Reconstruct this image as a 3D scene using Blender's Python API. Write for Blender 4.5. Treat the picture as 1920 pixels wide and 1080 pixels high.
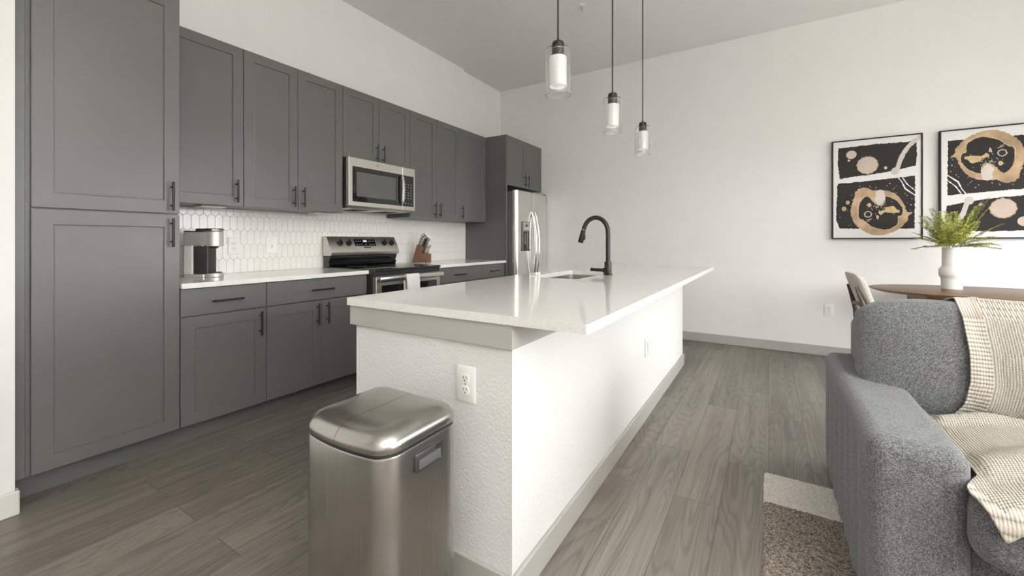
import bpy, bmesh, math, random
from mathutils import Vector, Matrix, noise
from mathutils.bvhtree import BVHTree

for _o in list(bpy.data.objects):
    bpy.data.objects.remove(_o)
S = bpy.context.scene
COL = S.collection
R = math.radians
random.seed(7)

# ------------------------------------------------------------------ camera
cd = bpy.data.cameras.new('camera')
cd.sensor_fit = 'HORIZONTAL'
cd.sensor_width = 36.0
cd.lens = 778.8 / 1920 * 36.0
cd.shift_y = -(540 - 452.2) / 1920
cd.clip_start = 0.02
cam = bpy.data.objects.new('camera', cd)
COL.objects.link(cam)
cam.location = (0, 0, 1.1487)
cam.rotation_euler = (R(90), 0, 0.5538)
S.camera = cam

# ------------------------------------------------------------------ world, light, exposure
w = bpy.data.worlds.new('sky')
S.world = w
w.use_nodes = True
_nt = w.node_tree
_bg = _nt.nodes['Background']
_tc = _nt.nodes.new('ShaderNodeTexCoord')
_sx = _nt.nodes.new('ShaderNodeSeparateXYZ')
_ma = _nt.nodes.new('ShaderNodeMath')
_ma.operation = 'MULTIPLY_ADD'
_ma.inputs[1].default_value = .5
_ma.inputs[2].default_value = .5
_cr = _nt.nodes.new('ShaderNodeValToRGB')
SKY, GROUND = 10.4, 3.2          # overcast sky above the horizon, pale ground and facades below it
_e = _cr.color_ramp.elements
_e[0].position, _e[0].color = .47, (GROUND / SKY, GROUND / SKY * .98, GROUND / SKY * .93, 1)
_e[1].position, _e[1].color = .52, (.985, .99, 1, 1)
_nt.links.new(_tc.outputs['Generated'], _sx.inputs[0])
_nt.links.new(_sx.outputs[2], _ma.inputs[0])
_nt.links.new(_ma.outputs[0], _cr.inputs[0])
_nt.links.new(_cr.outputs[0], _bg.inputs[0])
_bg.inputs[1].default_value = SKY

def area(name, loc, rot, sx, sy, power, col=(1, 1, 1)):
    l = bpy.data.lights.new(name, 'AREA')
    l.shape = 'RECTANGLE'
    l.size, l.size_y = sx, sy
    l.energy = power
    l.color = col
    o = bpy.data.objects.new(name, l)
    o.location = loc
    o.rotation_euler = rot
    COL.objects.link(o)
    return o

XR, YR = 3.1, -2.4          # right wall, rear wall
WINS = [(-0.1, 1.5, 0.75, 2.2), (2.1, 4.5, 0.06, 2.2)]
for (a, b, c, d) in WINS:
    area('window_daylight', (XR + 0.04, (a + b) / 2, (c + d) / 2), (0, R(90), 0), d - c, b - a, 1.0).data.cycles.is_portal = True
LAMP = (2.7, -.6)         # added fill uplight, unseen right of the frame: brightens ceiling and upper walls
_l = bpy.data.lights.new('added_fill_spot', 'SPOT')
_l.energy = 980
_l.color = (1.0, .985, .965)
_l.spot_size = R(165)
_l.spot_blend = .6
_l.shadow_soft_size = .09
_o = bpy.data.objects.new('added_fill_spot', _l)
_o.location = (*LAMP, 1.86)
_o.rotation_euler = (R(180), 0, 0)
COL.objects.link(_o)

S.view_settings.view_transform = 'Standard'
S.view_settings.look = 'None'
S.view_settings.gamma = 1.0
S.view_settings.use_curve_mapping = False
S.view_settings.exposure = 0.09

# ------------------------------------------------------------------ materials
MATS = {}

class NT:
    def __init__(s, name):
        s.m = bpy.data.materials.new(name)
        s.m.use_nodes = True
        s.t = s.m.node_tree
        s.b = s.t.nodes['Principled BSDF']
    def n(s, typ, **kw):
        n = s.t.nodes.new(typ)
        for k, v in kw.items():
            if k.startswith('i_'):
                n.inputs[k[2:].replace('_', ' ')].default_value = v
            else:
                setattr(n, k, v)
        return n
    def l(s, a, b):
        s.t.links.new(a, b)
    def coord(s, scale=(1, 1, 1), rot=(0, 0, 0)):
        tc = s.n('ShaderNodeTexCoord')
        mp = s.n('ShaderNodeMapping')
        mp.inputs['Scale'].default_value = scale
        mp.inputs['Rotation'].default_value = rot
        s.l(tc.outputs['Object'], mp.inputs[0])
        return mp.outputs[0]
    def noise(s, vec, scale, detail=3, rough=.5):
        n = s.n('ShaderNodeTexNoise')
        n.inputs['Scale'].default_value = scale
        n.inputs['Detail'].default_value = detail
        n.inputs['Roughness'].default_value = rough
        s.l(vec, n.inputs['Vector'])
        return n.outputs['Fac']
    def ramp(s, fac, stops):
        n = s.n('ShaderNodeValToRGB')
        e = n.color_ramp.elements
        while len(e) < len(stops):
            e.new(.5)
        for i, (p, c) in enumerate(stops):
            e[i].position = p
            e[i].color = (*c, 1) if len(c) == 3 else c
        s.l(fac, n.inputs[0])
        return n.outputs[0]
    def math(s, op, a, b=None, c=None):
        n = s.n('ShaderNodeMath', operation=op)
        for i, v in enumerate((a, b, c)):
            if v is None:
                continue
            if isinstance(v, (int, float)):
                n.inputs[i].default_value = v
            else:
                s.l(v, n.inputs[i])
        return n.outputs[0]
    def mix(s, f, a, b, bt='MIX'):
        n = s.n('ShaderNodeMixRGB', blend_type=bt)
        for i, v in enumerate((f, a, b)):
            if isinstance(v, (int, float)):
                n.inputs[i].default_value = v
            elif isinstance(v, tuple):
                n.inputs[i].default_value = (*v, 1)
            else:
                s.l(v, n.inputs[i])
        return n.outputs[0]
    def bump(s, h, strength=.3, dist=.001):
        n = s.n('ShaderNodeBump')
        n.inputs['Strength'].default_value = strength
        n.inputs['Distance'].default_value = dist
        s.l(h, n.inputs['Height'])
        s.l(n.outputs[0], s.b.inputs['Normal'])
    def color(s, c):
        if isinstance(c, tuple):
            s.b.inputs['Base Color'].default_value = (*c, 1)
        else:
            s.l(c, s.b.inputs['Base Color'])

def simple(name, col, rough=.5, metal=0., spec=.5, nscale=0, namp=.06, bump=0, bscale=200, bdist=.001, coat=0):
    x = NT(name)
    x.b.inputs['Roughness'].default_value = rough
    x.b.inputs['Metallic'].default_value = metal
    x.b.inputs['Specular IOR Level'].default_value = spec
    if coat:
        x.b.inputs['Coat Weight'].default_value = coat
        x.b.inputs['Coat Roughness'].default_value = .05
    v = x.coord()
    f = x.noise(v, nscale or 6., 3)
    lo = tuple(max(0, c * (1 - namp)) for c in col)
    hi = tuple(min(1, c * (1 + namp)) for c in col)
    x.color(x.ramp(f, [(.3, lo), (.7, hi)]))
    if bump:
        x.bump(x.noise(v, bscale, 2), bump, bdist)
    MATS[name] = x.m
    return x

simple('wall_paint', (.82, .812, .79), .75, namp=.012, bump=.25, bscale=140, bdist=.001)
simple('ceiling_paint', (.89, .882, .865), .85, namp=.012, bump=.2, bscale=120, bdist=.001)
simple('trim_paint', (.42, .41, .38), .45, namp=.02)
simple('trim_white', (.70, .685, .64), .45, namp=.02)
simple('cabinet_paint', (.116, .114, .109), .34, spec=.5, namp=.04, nscale=3, bump=.05, bscale=60)
simple('cabinet_inside', (.55, .53, .49), .6)
simple('dark_gap', (.012, .012, .012), .7)
simple('black_metal', (.009, .0085, .008), .42, spec=.5)
simple('black_glass', (.008, .008, .009), .05, spec=.6)
simple('black_plastic', (.02, .02, .02), .35)
simple('charcoal_plastic', (.035, .035, .035), .45)
simple('window_mesh', (.085, .085, .08), .10, spec=.8)
simple('grip_gray', (.085, .085, .085), .4)
simple('silver_plastic', (.60, .59, .56), .30, metal=.45)
simple('gray_plastic', (.16, .158, .15), .45)
simple('tank_gray', (.66, .65, .61), .3)
simple('white_plastic', (.86, .85, .825), .35)
simple('socket_slot', (.03, .03, .03), .6)
simple('white_mark', (.75, .75, .72), .6)
simple('chrome', (.72, .71, .69), .12, metal=1)
simple('knife_steel', (.66, .65, .62), .25, metal=1)
simple('white_cloth', (.86, .85, .82), .9, bump=.5, bscale=500, bdist=.001)
simple('ceramic', (.80, .785, .75), .55, namp=.015, bump=.15, bscale=90)
simple('tile_glaze', (.86, .845, .805), .16, namp=.02, nscale=14)
simple('grout', (.62, .605, .57), .9)
simple('cream_fabric', (.62, .585, .52), .95, bump=.7, bscale=420, bdist=.002, namp=.12, nscale=120)
simple('picture_black', (.008, .008, .008), .5, spec=.3)
simple('paper_white', (.72, .715, .70), .6, namp=.02)
simple('ink_black', (.027, .024, .0225), .55, spec=.15, namp=.12)
simple('ink_tan', (.44, .31, .20), .6, spec=.15, namp=.32, nscale=9)
simple('ink_gold', (.53, .40, .22), .6, spec=.15, namp=.25, nscale=14)
simple('ink_pink', (.54, .45, .385), .6, spec=.15, namp=.08, nscale=14)
simple('ink_gray', (.56, .52, .48), .6, spec=.15, namp=.1)
simple('ink_pale', (.60, .54, .49), .6, spec=.15, namp=.1)
simple('fern_stem', (.20, .22, .06), .6)

def m_leaf():
    x = NT('fern_leaf')
    v = x.coord()
    f = x.noise(v, 40, 2)
    x.color(x.ramp(f, [(.3, (.19, .22, .03)), (.5, (.34, .37, .065)), (.7, (.54, .54, .14))]))
    x.b.inputs['Roughness'].default_value = .55
    MATS['fern_leaf'] = x.m
m_leaf()

def m_island_wall():
    x = NT('textured_wall')
    v = x.coord()
    a = x.noise(v, 95, 3, .6)
    r = x.ramp(a, [(.38, (0, 0, 0)), (.62, (1, 1, 1))])
    x.color((.77, .765, .75))
    x.b.inputs['Roughness'].default_value = .7
    x.bump(r, .35, .0022)
    MATS['textured_wall'] = x.m
m_island_wall()

def m_wood_floor():
    x = NT('vinyl_plank_floor')
    tc = x.n('ShaderNodeTexCoord')
    sp = x.n('ShaderNodeSeparateXYZ')
    x.l(tc.outputs['Object'], sp.inputs[0])
    cb = x.n('ShaderNodeCombineXYZ')
    x.l(sp.outputs[1], cb.inputs[0]); x.l(sp.outputs[0], cb.inputs[1])
    bt = x.n('ShaderNodeTexBrick', offset=.37, offset_frequency=2)
    bt.inputs['Color1'].default_value = (0, 0, 0, 1)
    bt.inputs['Color2'].default_value = (1, 1, 1, 1)
    bt.inputs['Mortar'].default_value = (.5, .5, .5, 1)
    bt.inputs['Scale'].default_value = 1
    bt.inputs['Mortar Size'].default_value = .0011
    bt.inputs['Mortar Smooth'].default_value = .2
    bt.inputs['Brick Width'].default_value = 1.22
    bt.inputs['Row Height'].default_value = .182
    x.l(cb.outputs[0], bt.inputs['Vector'])
    rnd = x.math('MULTIPLY', bt.outputs['Color'], 37.)
    def vec(sx, sy):
        c = x.n('ShaderNodeCombineXYZ')
        x.l(x.math('MULTIPLY', sp.outputs[0], sx), c.inputs[0])
        x.l(x.math('MULTIPLY', sp.outputs[1], sy), c.inputs[1])
        x.l(rnd, c.inputs[2])
        return c.outputs[0]
    low = x.noise(vec(6.5, .70), 1., 1.3, .4)                 # rings like a plain-sawn face
    ring = x.math('FRACT', x.math('MULTIPLY', low, 26.))
    ringm = x.ramp(ring, [(0., (.30,) * 3), (.25, (.60,) * 3), (.75, (.70,) * 3), (1., (.30,) * 3)])
    fine = x.noise(vec(170, 3.), 1., 3, .6)
    med = x.noise(vec(26, .9), 1., 3, .55)
    cloud = x.noise(vec(3., .8), 1., 2)
    g = x.math('ADD', x.math('MULTIPLY', ringm, .25), x.math('MULTIPLY', fine, .28))
    g = x.math('ADD', g, x.math('MULTIPLY', med, .34))
    g = x.math('ADD', g, x.math('MULTIPLY', cloud, .22))
    g = x.math('ADD', g, x.math('MULTIPLY', x.math('SUBTRACT', bt.outputs['Color'], .5), .10))
    c = x.ramp(g, [(.30, (.064, .056, .045)), (.50, (.145, .130, .109)), (.72, (.255, .235, .202))])
    c = x.mix(bt.outputs['Fac'], c, (.05, .045, .04))
    x.color(c)
    x.b.inputs['Roughness'].default_value = .42
    x.b.inputs['Specular IOR Level'].default_value = .45
    hh = x.math('SUBTRACT', g, bt.outputs['Fac'])
    x.bump(hh, .25, .0012)
    MATS['floor'] = x.m
m_wood_floor()

def m_quartz(name, base, speck, amount):
    x = NT(name)
    v = x.coord()
    vo = x.n('ShaderNodeTexVoronoi')
    vo.inputs['Scale'].default_value = 300
    x.l(v, vo.inputs['Vector'])
    sp = x.n('ShaderNodeSeparateColor')
    x.l(vo.outputs['Color'], sp.inputs[0])
    dot = x.math('MULTIPLY', x.math('LESS_THAN', vo.outputs['Distance'], .36), x.math('LESS_THAN', sp.outputs[0], amount))
    lit = x.math('MULTIPLY', x.math('LESS_THAN', vo.outputs['Distance'], .36), x.math('GREATER_THAN', sp.outputs[0], 1 - amount * .4))
    f = x.noise(v, 60, 3)
    b = x.ramp(f, [(.3, tuple(c * .965 for c in base)), (.7, tuple(min(1, c * 1.03) for c in base))])
    c = x.mix(dot, b, speck)
    c = x.mix(lit, c, (.9, .89, .86))
    x.color(c)
    x.b.inputs['Roughness'].default_value = .09
    x.b.inputs['Specular IOR Level'].default_value = .55
    MATS[name] = x.m
m_quartz('quartz_island', (.80, .79, .76), (.50, .48, .45), .11)
m_quartz('quartz_white', (.86, .85, .82), (.70, .68, .64), .03)

def m_steel(name, base, rough, sc, amp=.08):
    x = NT(name)
    v = x.coord(scale=sc)
    f = x.noise(v, 1., 3, .6)
    x.color(x.ramp(f, [(.3, tuple(c * (1 - amp) for c in base)), (.7, tuple(min(1, c * (1 + amp)) for c in base))]))
    x.b.inputs['Metallic'].default_value = 1
    rr = x.math('MULTIPLY_ADD', f, .12, rough - .06)
    x.l(rr, x.b.inputs['Roughness'])
    x.bump(f, .05, .0005)
    MATS[name] = x.m
m_steel('steel_horizontal', (.60, .58, .54), .36, (3, 3, 700))
m_steel('steel_vertical', (.80, .79, .765), .22, (700, 700, 3))
m_steel('steel_bin', (.44, .43, .41), .25, (600, 600, 2), .04)
m_steel('steel_lid', (.45, .438, .415), .24, (4, 700, 60))
m_steel('steel_sink', (.50, .49, .46), .3, (500, 4, 4))

def m_walnut():
    x = NT('walnut')
    v = x.coord(scale=(1.2, 22, 22))
    f = x.noise(v, 1.6, 4, .6)
    x.color(x.ramp(f, [(.3, (.095, .050, .028)), (.6, (.20, .112, .062)), (.8, (.28, .165, .095))]))
    x.b.inputs['Roughness'].default_value = .38
    x.b.inputs['Specular IOR Level'].default_value = .3
    MATS['walnut'] = x.m
    x = NT('knife_block_wood')
    v = x.coord(scale=(12, 12, 60))
    f = x.noise(v, 1.6, 4, .6)
    x.color(x.ramp(f, [(.3, (.13, .068, .040)), (.6, (.22, .125, .078)), (.8, (.29, .175, .115))]))
    x.b.inputs['Roughness'].default_value = .5
    MATS['knife_block_wood'] = x.m
    x = NT('chair_wood')
    v = x.coord(scale=(30, 30, 2))
    f = x.noise(v, 1.6, 4, .6)
    x.color(x.ramp(f, [(.3, (.075, .052, .035)), (.7, (.14, .10, .07))]))
    x.b.inputs['Roughness'].default_value = .45
    MATS['chair_wood'] = x.m
m_walnut()

def m_fabric(name, lo, mid, hi, scale, bumpd, aspect=(1, 1, 1), weave=0.):
    x = NT(name)
    v = x.coord(scale=aspect)
    vo = x.n('ShaderNodeTexVoronoi')
    vo.inputs['Scale'].default_value = scale
    x.l(v, vo.inputs['Vector'])
    sp = x.n('ShaderNodeSeparateColor')
    x.l(vo.outputs['Color'], sp.inputs[0])
    vo.inputs['Randomness'].default_value = .62 if weave else 1.
    big = x.noise(v, scale * .30, 3)
    h = x.math('SUBTRACT', 1., vo.outputs['Distance'])
    if weave:
        f = x.math('ADD', x.math('MULTIPLY_ADD', vo.outputs['Distance'], -.62, .56), x.math('MULTIPLY', sp.outputs[0], .34))
        f = x.math('ADD', f, x.math('MULTIPLY', big, .20))
    else:
        f = x.math('ADD', x.math('MULTIPLY', sp.outputs[0], .70), x.math('MULTIPLY', big, .30))
    x.color(x.ramp(f, [(.18, lo), (.48, mid), (.85, hi)]))
    x.b.inputs['Roughness'].default_value = .95
    x.b.inputs['Specular IOR Level'].default_value = .15
    x.b.inputs['Sheen Weight'].default_value = .32 if weave else .15
    x.b.inputs['Sheen Roughness'].default_value = .45
    x.bump(h, .8, bumpd)
    MATS[name] = x.m
m_fabric('sofa_fabric', (.055, .058, .062), (.140, .146, .151), (.33, .338, .34), 330, .0026, (1.15, 1.15, .9), 1)
m_fabric('rug_dark', (.09, .07, .053), (.26, .215, .175), (.48, .42, .355), 230, .004)
m_fabric('rug_cream', (.62, .575, .50), (.78, .745, .68), (.88, .855, .80), 230, .004)

def m_knit(name, ribbed):
    x = NT(name)
    v = x.coord()
    uv = x.n('ShaderNodeUVMap')
    sp = x.n('ShaderNodeSeparateXYZ')
    x.l(uv.outputs[0], sp.inputs[0])
    u, t = sp.outputs[0], sp.outputs[1]
    a = x.math('ABSOLUTE', x.math('SINE', x.math('MULTIPLY', u, math.pi / .0070)))
    row = x.math('FLOOR', x.math('MULTIPLY', u, 1 / .0070))
    tt = x.math('ADD', t, x.math('MULTIPLY', row, .0028))
    b = x.math('ABSOLUTE', x.math('SINE', x.math('MULTIPLY', tt, math.pi / .0056)))
    if ribbed:
        a2 = x.math('ABSOLUTE', x.math('SINE', x.math('MULTIPLY', t, math.pi / .021)))
        h = x.math('ADD', x.math('MULTIPLY', a, .35), x.math('MULTIPLY', a2, .8))
    else:
        h = x.math('MULTIPLY', x.math('POWER', a, .6), x.math('POWER', b, .6))
    n = x.noise(v, 160, 3)
    f = x.math('ADD', x.math('MULTIPLY', h, .75), x.math('MULTIPLY', n, .3))
    x.color(x.ramp(f, [(.12, (.21, .18, .14)), (.45, (.44, .40, .335)), (.85, (.64, .60, .53))]))
    x.b.inputs['Roughness'].default_value = .95
    x.b.inputs['Specular IOR Level'].default_value = .1
    x.bump(f, .9, .004)
    MATS[name] = x.m
m_knit('knit', False)
m_knit('knit_rib', True)

def m_glass():
    x = NT('clear_glass')
    x.b.inputs['Base Color'].default_value = (.97, .98, .975, 1)
    x.b.inputs['Roughness'].default_value = .0
    x.b.inputs['IOR'].default_value = 1.42
    x.b.inputs['Transmission Weight'].default_value = 1
    MATS['clear_glass'] = x.m
    x = NT('opal_glass')
    x.b.inputs['Base Color'].default_value = (.90, .89, .87, 1)
    x.b.inputs['Roughness'].default_value = .35
    x.b.inputs['Subsurface Weight'].default_value = .3
    x.b.inputs['Subsurface Radius'].default_value = (.03, .03, .03)
    x.b.inputs['Emission Color'].default_value = (1, .985, .95, 1)
    x.b.inputs['Emission Strength'].default_value = .18
    MATS['opal_glass'] = x.m
    x = NT('display_light')
    x.b.inputs['Base Color'].default_value = (.02, .02, .02, 1)
    x.b.inputs['Emission Color'].default_value = (.9, .95, 1, 1)
    x.b.inputs['Emission Strength'].default_value = .9
    MATS['display_light'] = x.m
m_glass()

# ------------------------------------------------------------------ mesh helpers
def merge(dst, src):
    me = bpy.data.meshes.new('tmp')
    src.to_mesh(me)
    src.free()
    dst.from_mesh(me)
    bpy.data.meshes.remove(me)

def box(bm, x0, x1, y0, y1, z0, z1, bev=0, seg=1, mi=0):
    t = bmesh.new()
    bmesh.ops.create_cube(t, size=1)
    for v in t.verts:
        v.co = Vector((x0 + (v.co.x + .5) * (x1 - x0), y0 + (v.co.y + .5) * (y1 - y0), z0 + (v.co.z + .5) * (z1 - z0)))
    if bev:
        bmesh.ops.bevel(t, geom=t.edges[:], offset=bev, segments=seg, profile=.5, affect='EDGES')
    bmesh.ops.recalc_face_normals(t, faces=t.faces[:])
    for f in t.faces:
        f.material_index = mi
    merge(bm, t)

def tube(bm, pts, r, seg=12, caps=True, mi=0):
    pts = [Vector(p) for p in pts]
    rs = r if isinstance(r, (list, tuple)) else [r] * len(pts)
    rings = []
    up = None
    for i, p in enumerate(pts):
        d = (pts[min(i + 1, len(pts) - 1)] - pts[max(i - 1, 0)]).normalized()
        if up is None:
            up = Vector((0, 0, 1)) if abs(d.z) < .9 else Vector((1, 0, 0))
        a = d.cross(up)
        if a.length < 1e-4:
            a = d.cross(Vector((0, 1, 0)))
        a.normalize()
        b = a.cross(d).normalized()
        up = b
        rings.append([bm.verts.new(p + (a * math.cos(2 * math.pi * k / seg) + b * math.sin(2 * math.pi * k / seg)) * rs[i]) for k in range(seg)])
    fs = []
    for i in range(len(rings) - 1):
        for k in range(seg):
            fs.append(bm.faces.new((rings[i][k], rings[i][(k + 1) % seg], rings[i + 1][(k + 1) % seg], rings[i + 1][k])))
    if caps:
        fs.append(bm.faces.new(rings[0])); fs.append(bm.faces.new(rings[-1]))
    for f in fs:
        f.material_index = mi
    bmesh.ops.recalc_face_normals(bm, faces=fs)

def lathe(bm, prof, cx=0, cy=0, seg=40, close=False, mi=0):
    rings = []
    for (r, z) in prof:
        if r < 1e-6:
            rings.append([bm.verts.new((cx, cy, z))])
        else:
            rings.append([bm.verts.new((cx + r * math.cos(2 * math.pi * k / seg), cy + r * math.sin(2 * math.pi * k / seg), z)) for k in range(seg)])
    fs = []
    n = len(rings)
    for i in range(n if close else n - 1):
        A, B = rings[i], rings[(i + 1) % n]
        for k in range(seg):
            k2 = (k + 1) % seg
            if len(A) == 1 and len(B) == 1:
                continue
            if len(A) == 1:
                fs.append(bm.faces.new((A[0], B[k], B[k2])))
            elif len(B) == 1:
                fs.append(bm.faces.new((A[k], A[k2], B[0])))
            else:
                fs.append(bm.faces.new((A[k], A[k2], B[k2], B[k])))
    for f in fs:
        f.material_index = mi
    bmesh.ops.recalc_face_normals(bm, faces=fs)

def prism(bm, poly, axis, d0, d1, bev=0, mi=0, seg=1):
    """poly: 2-D points in the two other axes (in x,y,z order), extruded along axis from d0 to d1"""
    t = bmesh.new()
    def P(a, b, d):
        return {'x': (d, a, b), 'y': (a, d, b), 'z': (a, b, d)}[axis]
    A = [t.verts.new(P(a, b, d0)) for a, b in poly]
    B = [t.verts.new(P(a, b, d1)) for a, b in poly]
    t.faces.new(A); t.faces.new(B)
    n = len(poly)
    for i in range(n):
        t.faces.new((A[i], A[(i + 1) % n], B[(i + 1) % n], B[i]))
    bmesh.ops.recalc_face_normals(t, faces=t.faces[:])
    if bev:
        bmesh.ops.bevel(t, geom=t.edges[:], offset=bev, segments=seg, profile=.5, affect='EDGES')
    for f in t.faces:
        f.material_index = mi
    merge(bm, t)

def rrect(x0, x1, y0, y1, r, n=6):
    o = []
    for cx, cy, a0 in ((x1 - r, y1 - r, 0), (x0 + r, y1 - r, 90), (x0 + r, y0 + r, 180), (x1 - r, y0 + r, 270)):
        for k in range(n + 1):
            a = R(a0 + 90 * k / n)
            o.append((cx + r * math.cos(a), cy + r * math.sin(a)))
    return o

def loft(bm, loops, cap0=True, cap1=True, mi=0):
    rings = [[bm.verts.new(p) for p in L] for L in loops]
    fs = []
    n = len(rings[0])
    for i in range(len(rings) - 1):
        for k in range(n):
            fs.append(bm.faces.new((rings[i][k], rings[i][(k + 1) % n], rings[i + 1][(k + 1) % n], rings[i + 1][k])))
    if cap0:
        fs.append(bm.faces.new(rings[0]))
    if cap1:
        fs.append(bm.faces.new(rings[-1]))
    for f in fs:
        f.material_index = mi
    bmesh.ops.recalc_face_normals(bm, faces=fs)

def root_of(o):
    while o.parent:
        o = o.parent
    return o

def obj(name, bm, mats, parent=None, smooth=30, local=False):
    """link bm as ONE mesh object; coordinates are world ones unless local=True (then relative to the thing's base)"""
    me = bpy.data.meshes.new(name)
    if parent is not None and not local:
        bmesh.ops.translate(bm, verts=bm.verts[:], vec=-root_of(parent).location)
    bm.to_mesh(me)
    bm.free()
    for m in (mats if isinstance(mats, (list, tuple)) else [mats]):
        me.materials.append(MATS[m])
    if smooth:
        me.shade_smooth()
        me.set_sharp_from_angle(angle=R(smooth))
    o = bpy.data.objects.new(name, me)
    COL.objects.link(o)
    if parent is not None:
        o.parent = parent
    return o

def tag(o, label, cat, group=None):
    o['label'] = label
    o['category'] = cat
    if group:
        o['group'] = group
    return o

def thing(name, label, cat, loc=(0, 0, 0), rotz=0, group=None):
    o = bpy.data.objects.new(name, None)
    o.empty_display_size = .1
    o.location = loc
    o.rotation_euler = (0, 0, rotz)
    COL.objects.link(o)
    return tag(o, label, cat, group)

def struct(name, bm, mats, parent=None, smooth=30):
    o = obj(name, bm, mats, parent, smooth)
    if parent is None:
        o['kind'] = 'structure'
    return o

def dup(root, loc, rotz=None, label=None, group=None):
    r = root.copy()
    COL.objects.link(r)
    r.location = loc
    if rotz is not None:
        r.rotation_euler = (0, 0, rotz)
    if label:
        r['label'] = label
    if group:
        r['group'] = group
    for ch in root.children:
        c = ch.copy(); COL.objects.link(c); c.parent = r
        for g in ch.children:
            d = g.copy(); COL.objects.link(d); d.parent = c
    return r

N = bmesh.new

# ================================================================== SETTING
XW, YB, ZC = -3.364, 5.193, 3.3785
bm = N(); box(bm, -3.6, XR + .2, YR - .2, YB + .2, -.1, 0); struct('floor', bm, 'floor')
bm = N(); box(bm, -3.6, XR + .2, YR - .2, YB + .2, ZC, ZC + .1); struct('ceiling', bm, 'ceiling_paint')
bm = N(); prism(bm, [(-3.6, .30), (XW, .30), (XW, 4.256), (XW - .045, 4.256), (XW - .045, YB + .1), (-3.6, YB + .1)], 'z', 0, ZC)
struct('wall_left', bm, 'wall_paint')
bm = N(); box(bm, -3.45, XR + .2, YB, YB + .2, 0, ZC); struct('wall_back', bm, 'wall_paint')
bm = N(); box(bm, -3.6, -2.694, YR, .386, 0, ZC); struct('wall_left_near', bm, 'wall_paint')

def wall_with_holes(name, axis, d0, d1, a0, a1, holes):
    bm = N()
    cuts = sorted(holes)
    def B(p0, p1, z0, z1):
        if axis == 'x':
            box(bm, d0, d1, p0, p1, z0, z1)
        else:
            box(bm, p0, p1, d0, d1, z0, z1)
    cur = a0
    for (h0, h1, c, d) in cuts:
        B(cur, h0, 0, ZC)
        B(h0, h1, 0, c); B(h0, h1, d, ZC)
        cur = h1
    B(cur, a1, 0, ZC)
    return struct(name, bm, 'wall_paint')
wall_with_holes('wall_right', 'x', XR, XR + .2, YR, YB, WINS)
wall_with_holes('wall_rear', 'y', YR - .2, YR, -2.694, XR, [])

def window(name, axis, d, a, b, c, e):
    bm = N()
    def B(p0, p1, z0, z1):
        if axis == 'x':
            box(bm, d + .06, d + .11, p0, p1, z0, z1, .004)
        else:
            box(bm, p0, p1, d - .11, d - .06, z0, z1, .004)
    f = .05
    B(a, a + f, c, e); B(b - f, b, c, e); B(a + f, b - f, c, c + f); B(a + f, b - f, e - f, e)
    m = (a + b) / 2
    B(m - .025, m + .025, c + f, e - f)
    return struct(name, bm, 'trim_white')
for i, (a, b, c, d) in enumerate(WINS):
    window('window_%d' % (i + 1), 'x', XR, a, b, c, d)

def baseboard(name, poly, z1=.1, mat='trim_paint'):
    bm = N(); prism(bm, poly, 'z', 0, z1, .004); return struct(name, bm, mat)
baseboard('baseboard_back', [(-2.55, YB), (-2.55, YB - .014), (XR, YB - .014), (XR, YB)], .099)
baseboard('baseboard_right', [(XR, YR), (XR - .014, YR), (XR - .014, YB - .014), (XR, YB - .014)], .099)
baseboard('baseboard_rear', [(-2.68, YR), (XR - .014, YR), (XR - .014, YR + .014), (-2.68, YR + .014)], .099)
baseboard('baseboard_left', [(-2.694, YR + .014), (-2.680, YR + .014), (-2.680, .398), (-2.73, .398), (-2.73, .386), (-2.694, .386)], .1, 'trim_white')

# ================================================================== CABINETS
def door_bm(face, y0, y1, z0, z1, t=.02, stile=.067, rec=.007, slab=False):
    """a door whose front looks along +x at x = face"""
    b = N()
    if slab:
        box(b, face - t, face, y0, y1, z0, z1, .0015)
        return b
    e = .0015
    def ring(x, i):
        return [b.verts.new((x, y0 + i, z0 + i)), b.verts.new((x, y1 - i, z0 + i)), b.verts.new((x, y1 - i, z1 - i)), b.verts.new((x, y0 + i, z1 - i))]
    rs = [ring(face - t, 0), ring(face - e, 0), ring(face, e), ring(face, stile), ring(face - .0015, stile + .001), ring(face - rec, stile + .0018), ring(face - rec, stile + .004), ring(face - rec + .0008, stile + .006)]
    for i in range(len(rs) - 1):
        for k in range(4):
            b.faces.new((rs[i][k], rs[i][(k + 1) % 4], rs[i + 1][(k + 1) % 4], rs[i + 1][k]))
    b.faces.new(rs[0]); b.faces.new(rs[-1])
    bmesh.ops.recalc_face_normals(b, faces=b.faces[:])
    return b

def bar_handle(parent, face, y, z0, z1, horiz=False):
    """slim black bar pull; vertical at y from z0 to z1, or horizontal at height y from z0 to z1 along the wall"""
    b = N()
    xo = face + .032
    if horiz:
        tube(b, [(xo, z0, y), (xo, z1, y)], .006, 12)
        for q in (z0 + .028, z1 - .028):
            tube(b, [(face - .001, q, y), (xo, q, y)], .0045, 10)
    else:
        tube(b, [(xo, y, z0), (xo, y, z1)], .006, 12)
        for q in (z0 + .028, z1 - .028):
            tube(b, [(face - .001, y, q), (xo, y, q)], .0045, 10)
    return obj('handle', b, 'black_metal', parent, 40)

def door(root, face, y0, y1, z0, z1, hy, hz0, hz1, stile=.067):
    d = obj('door', door_bm(face, y0, y1, z0, z1, stile=stile), 'cabinet_paint', root, 20)
    bar_handle(d, face, hy, hz0, hz1)
    return d

def drawer(root, face, y0, y1, z0, z1, h0, h1):
    d = obj('drawer', door_bm(face, y0, y1, z0, z1, slab=True), 'cabinet_paint', root, 20)
    bar_handle(d, face, (z0 + z1) / 2 - .002, h0, h1, True)
    return d

FB = -2.753          # face of base and pantry doors
FU = -3.026          # face of wall-cabinet doors
G = .0018            # half of the gap between doors
BK = XW + .002

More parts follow.
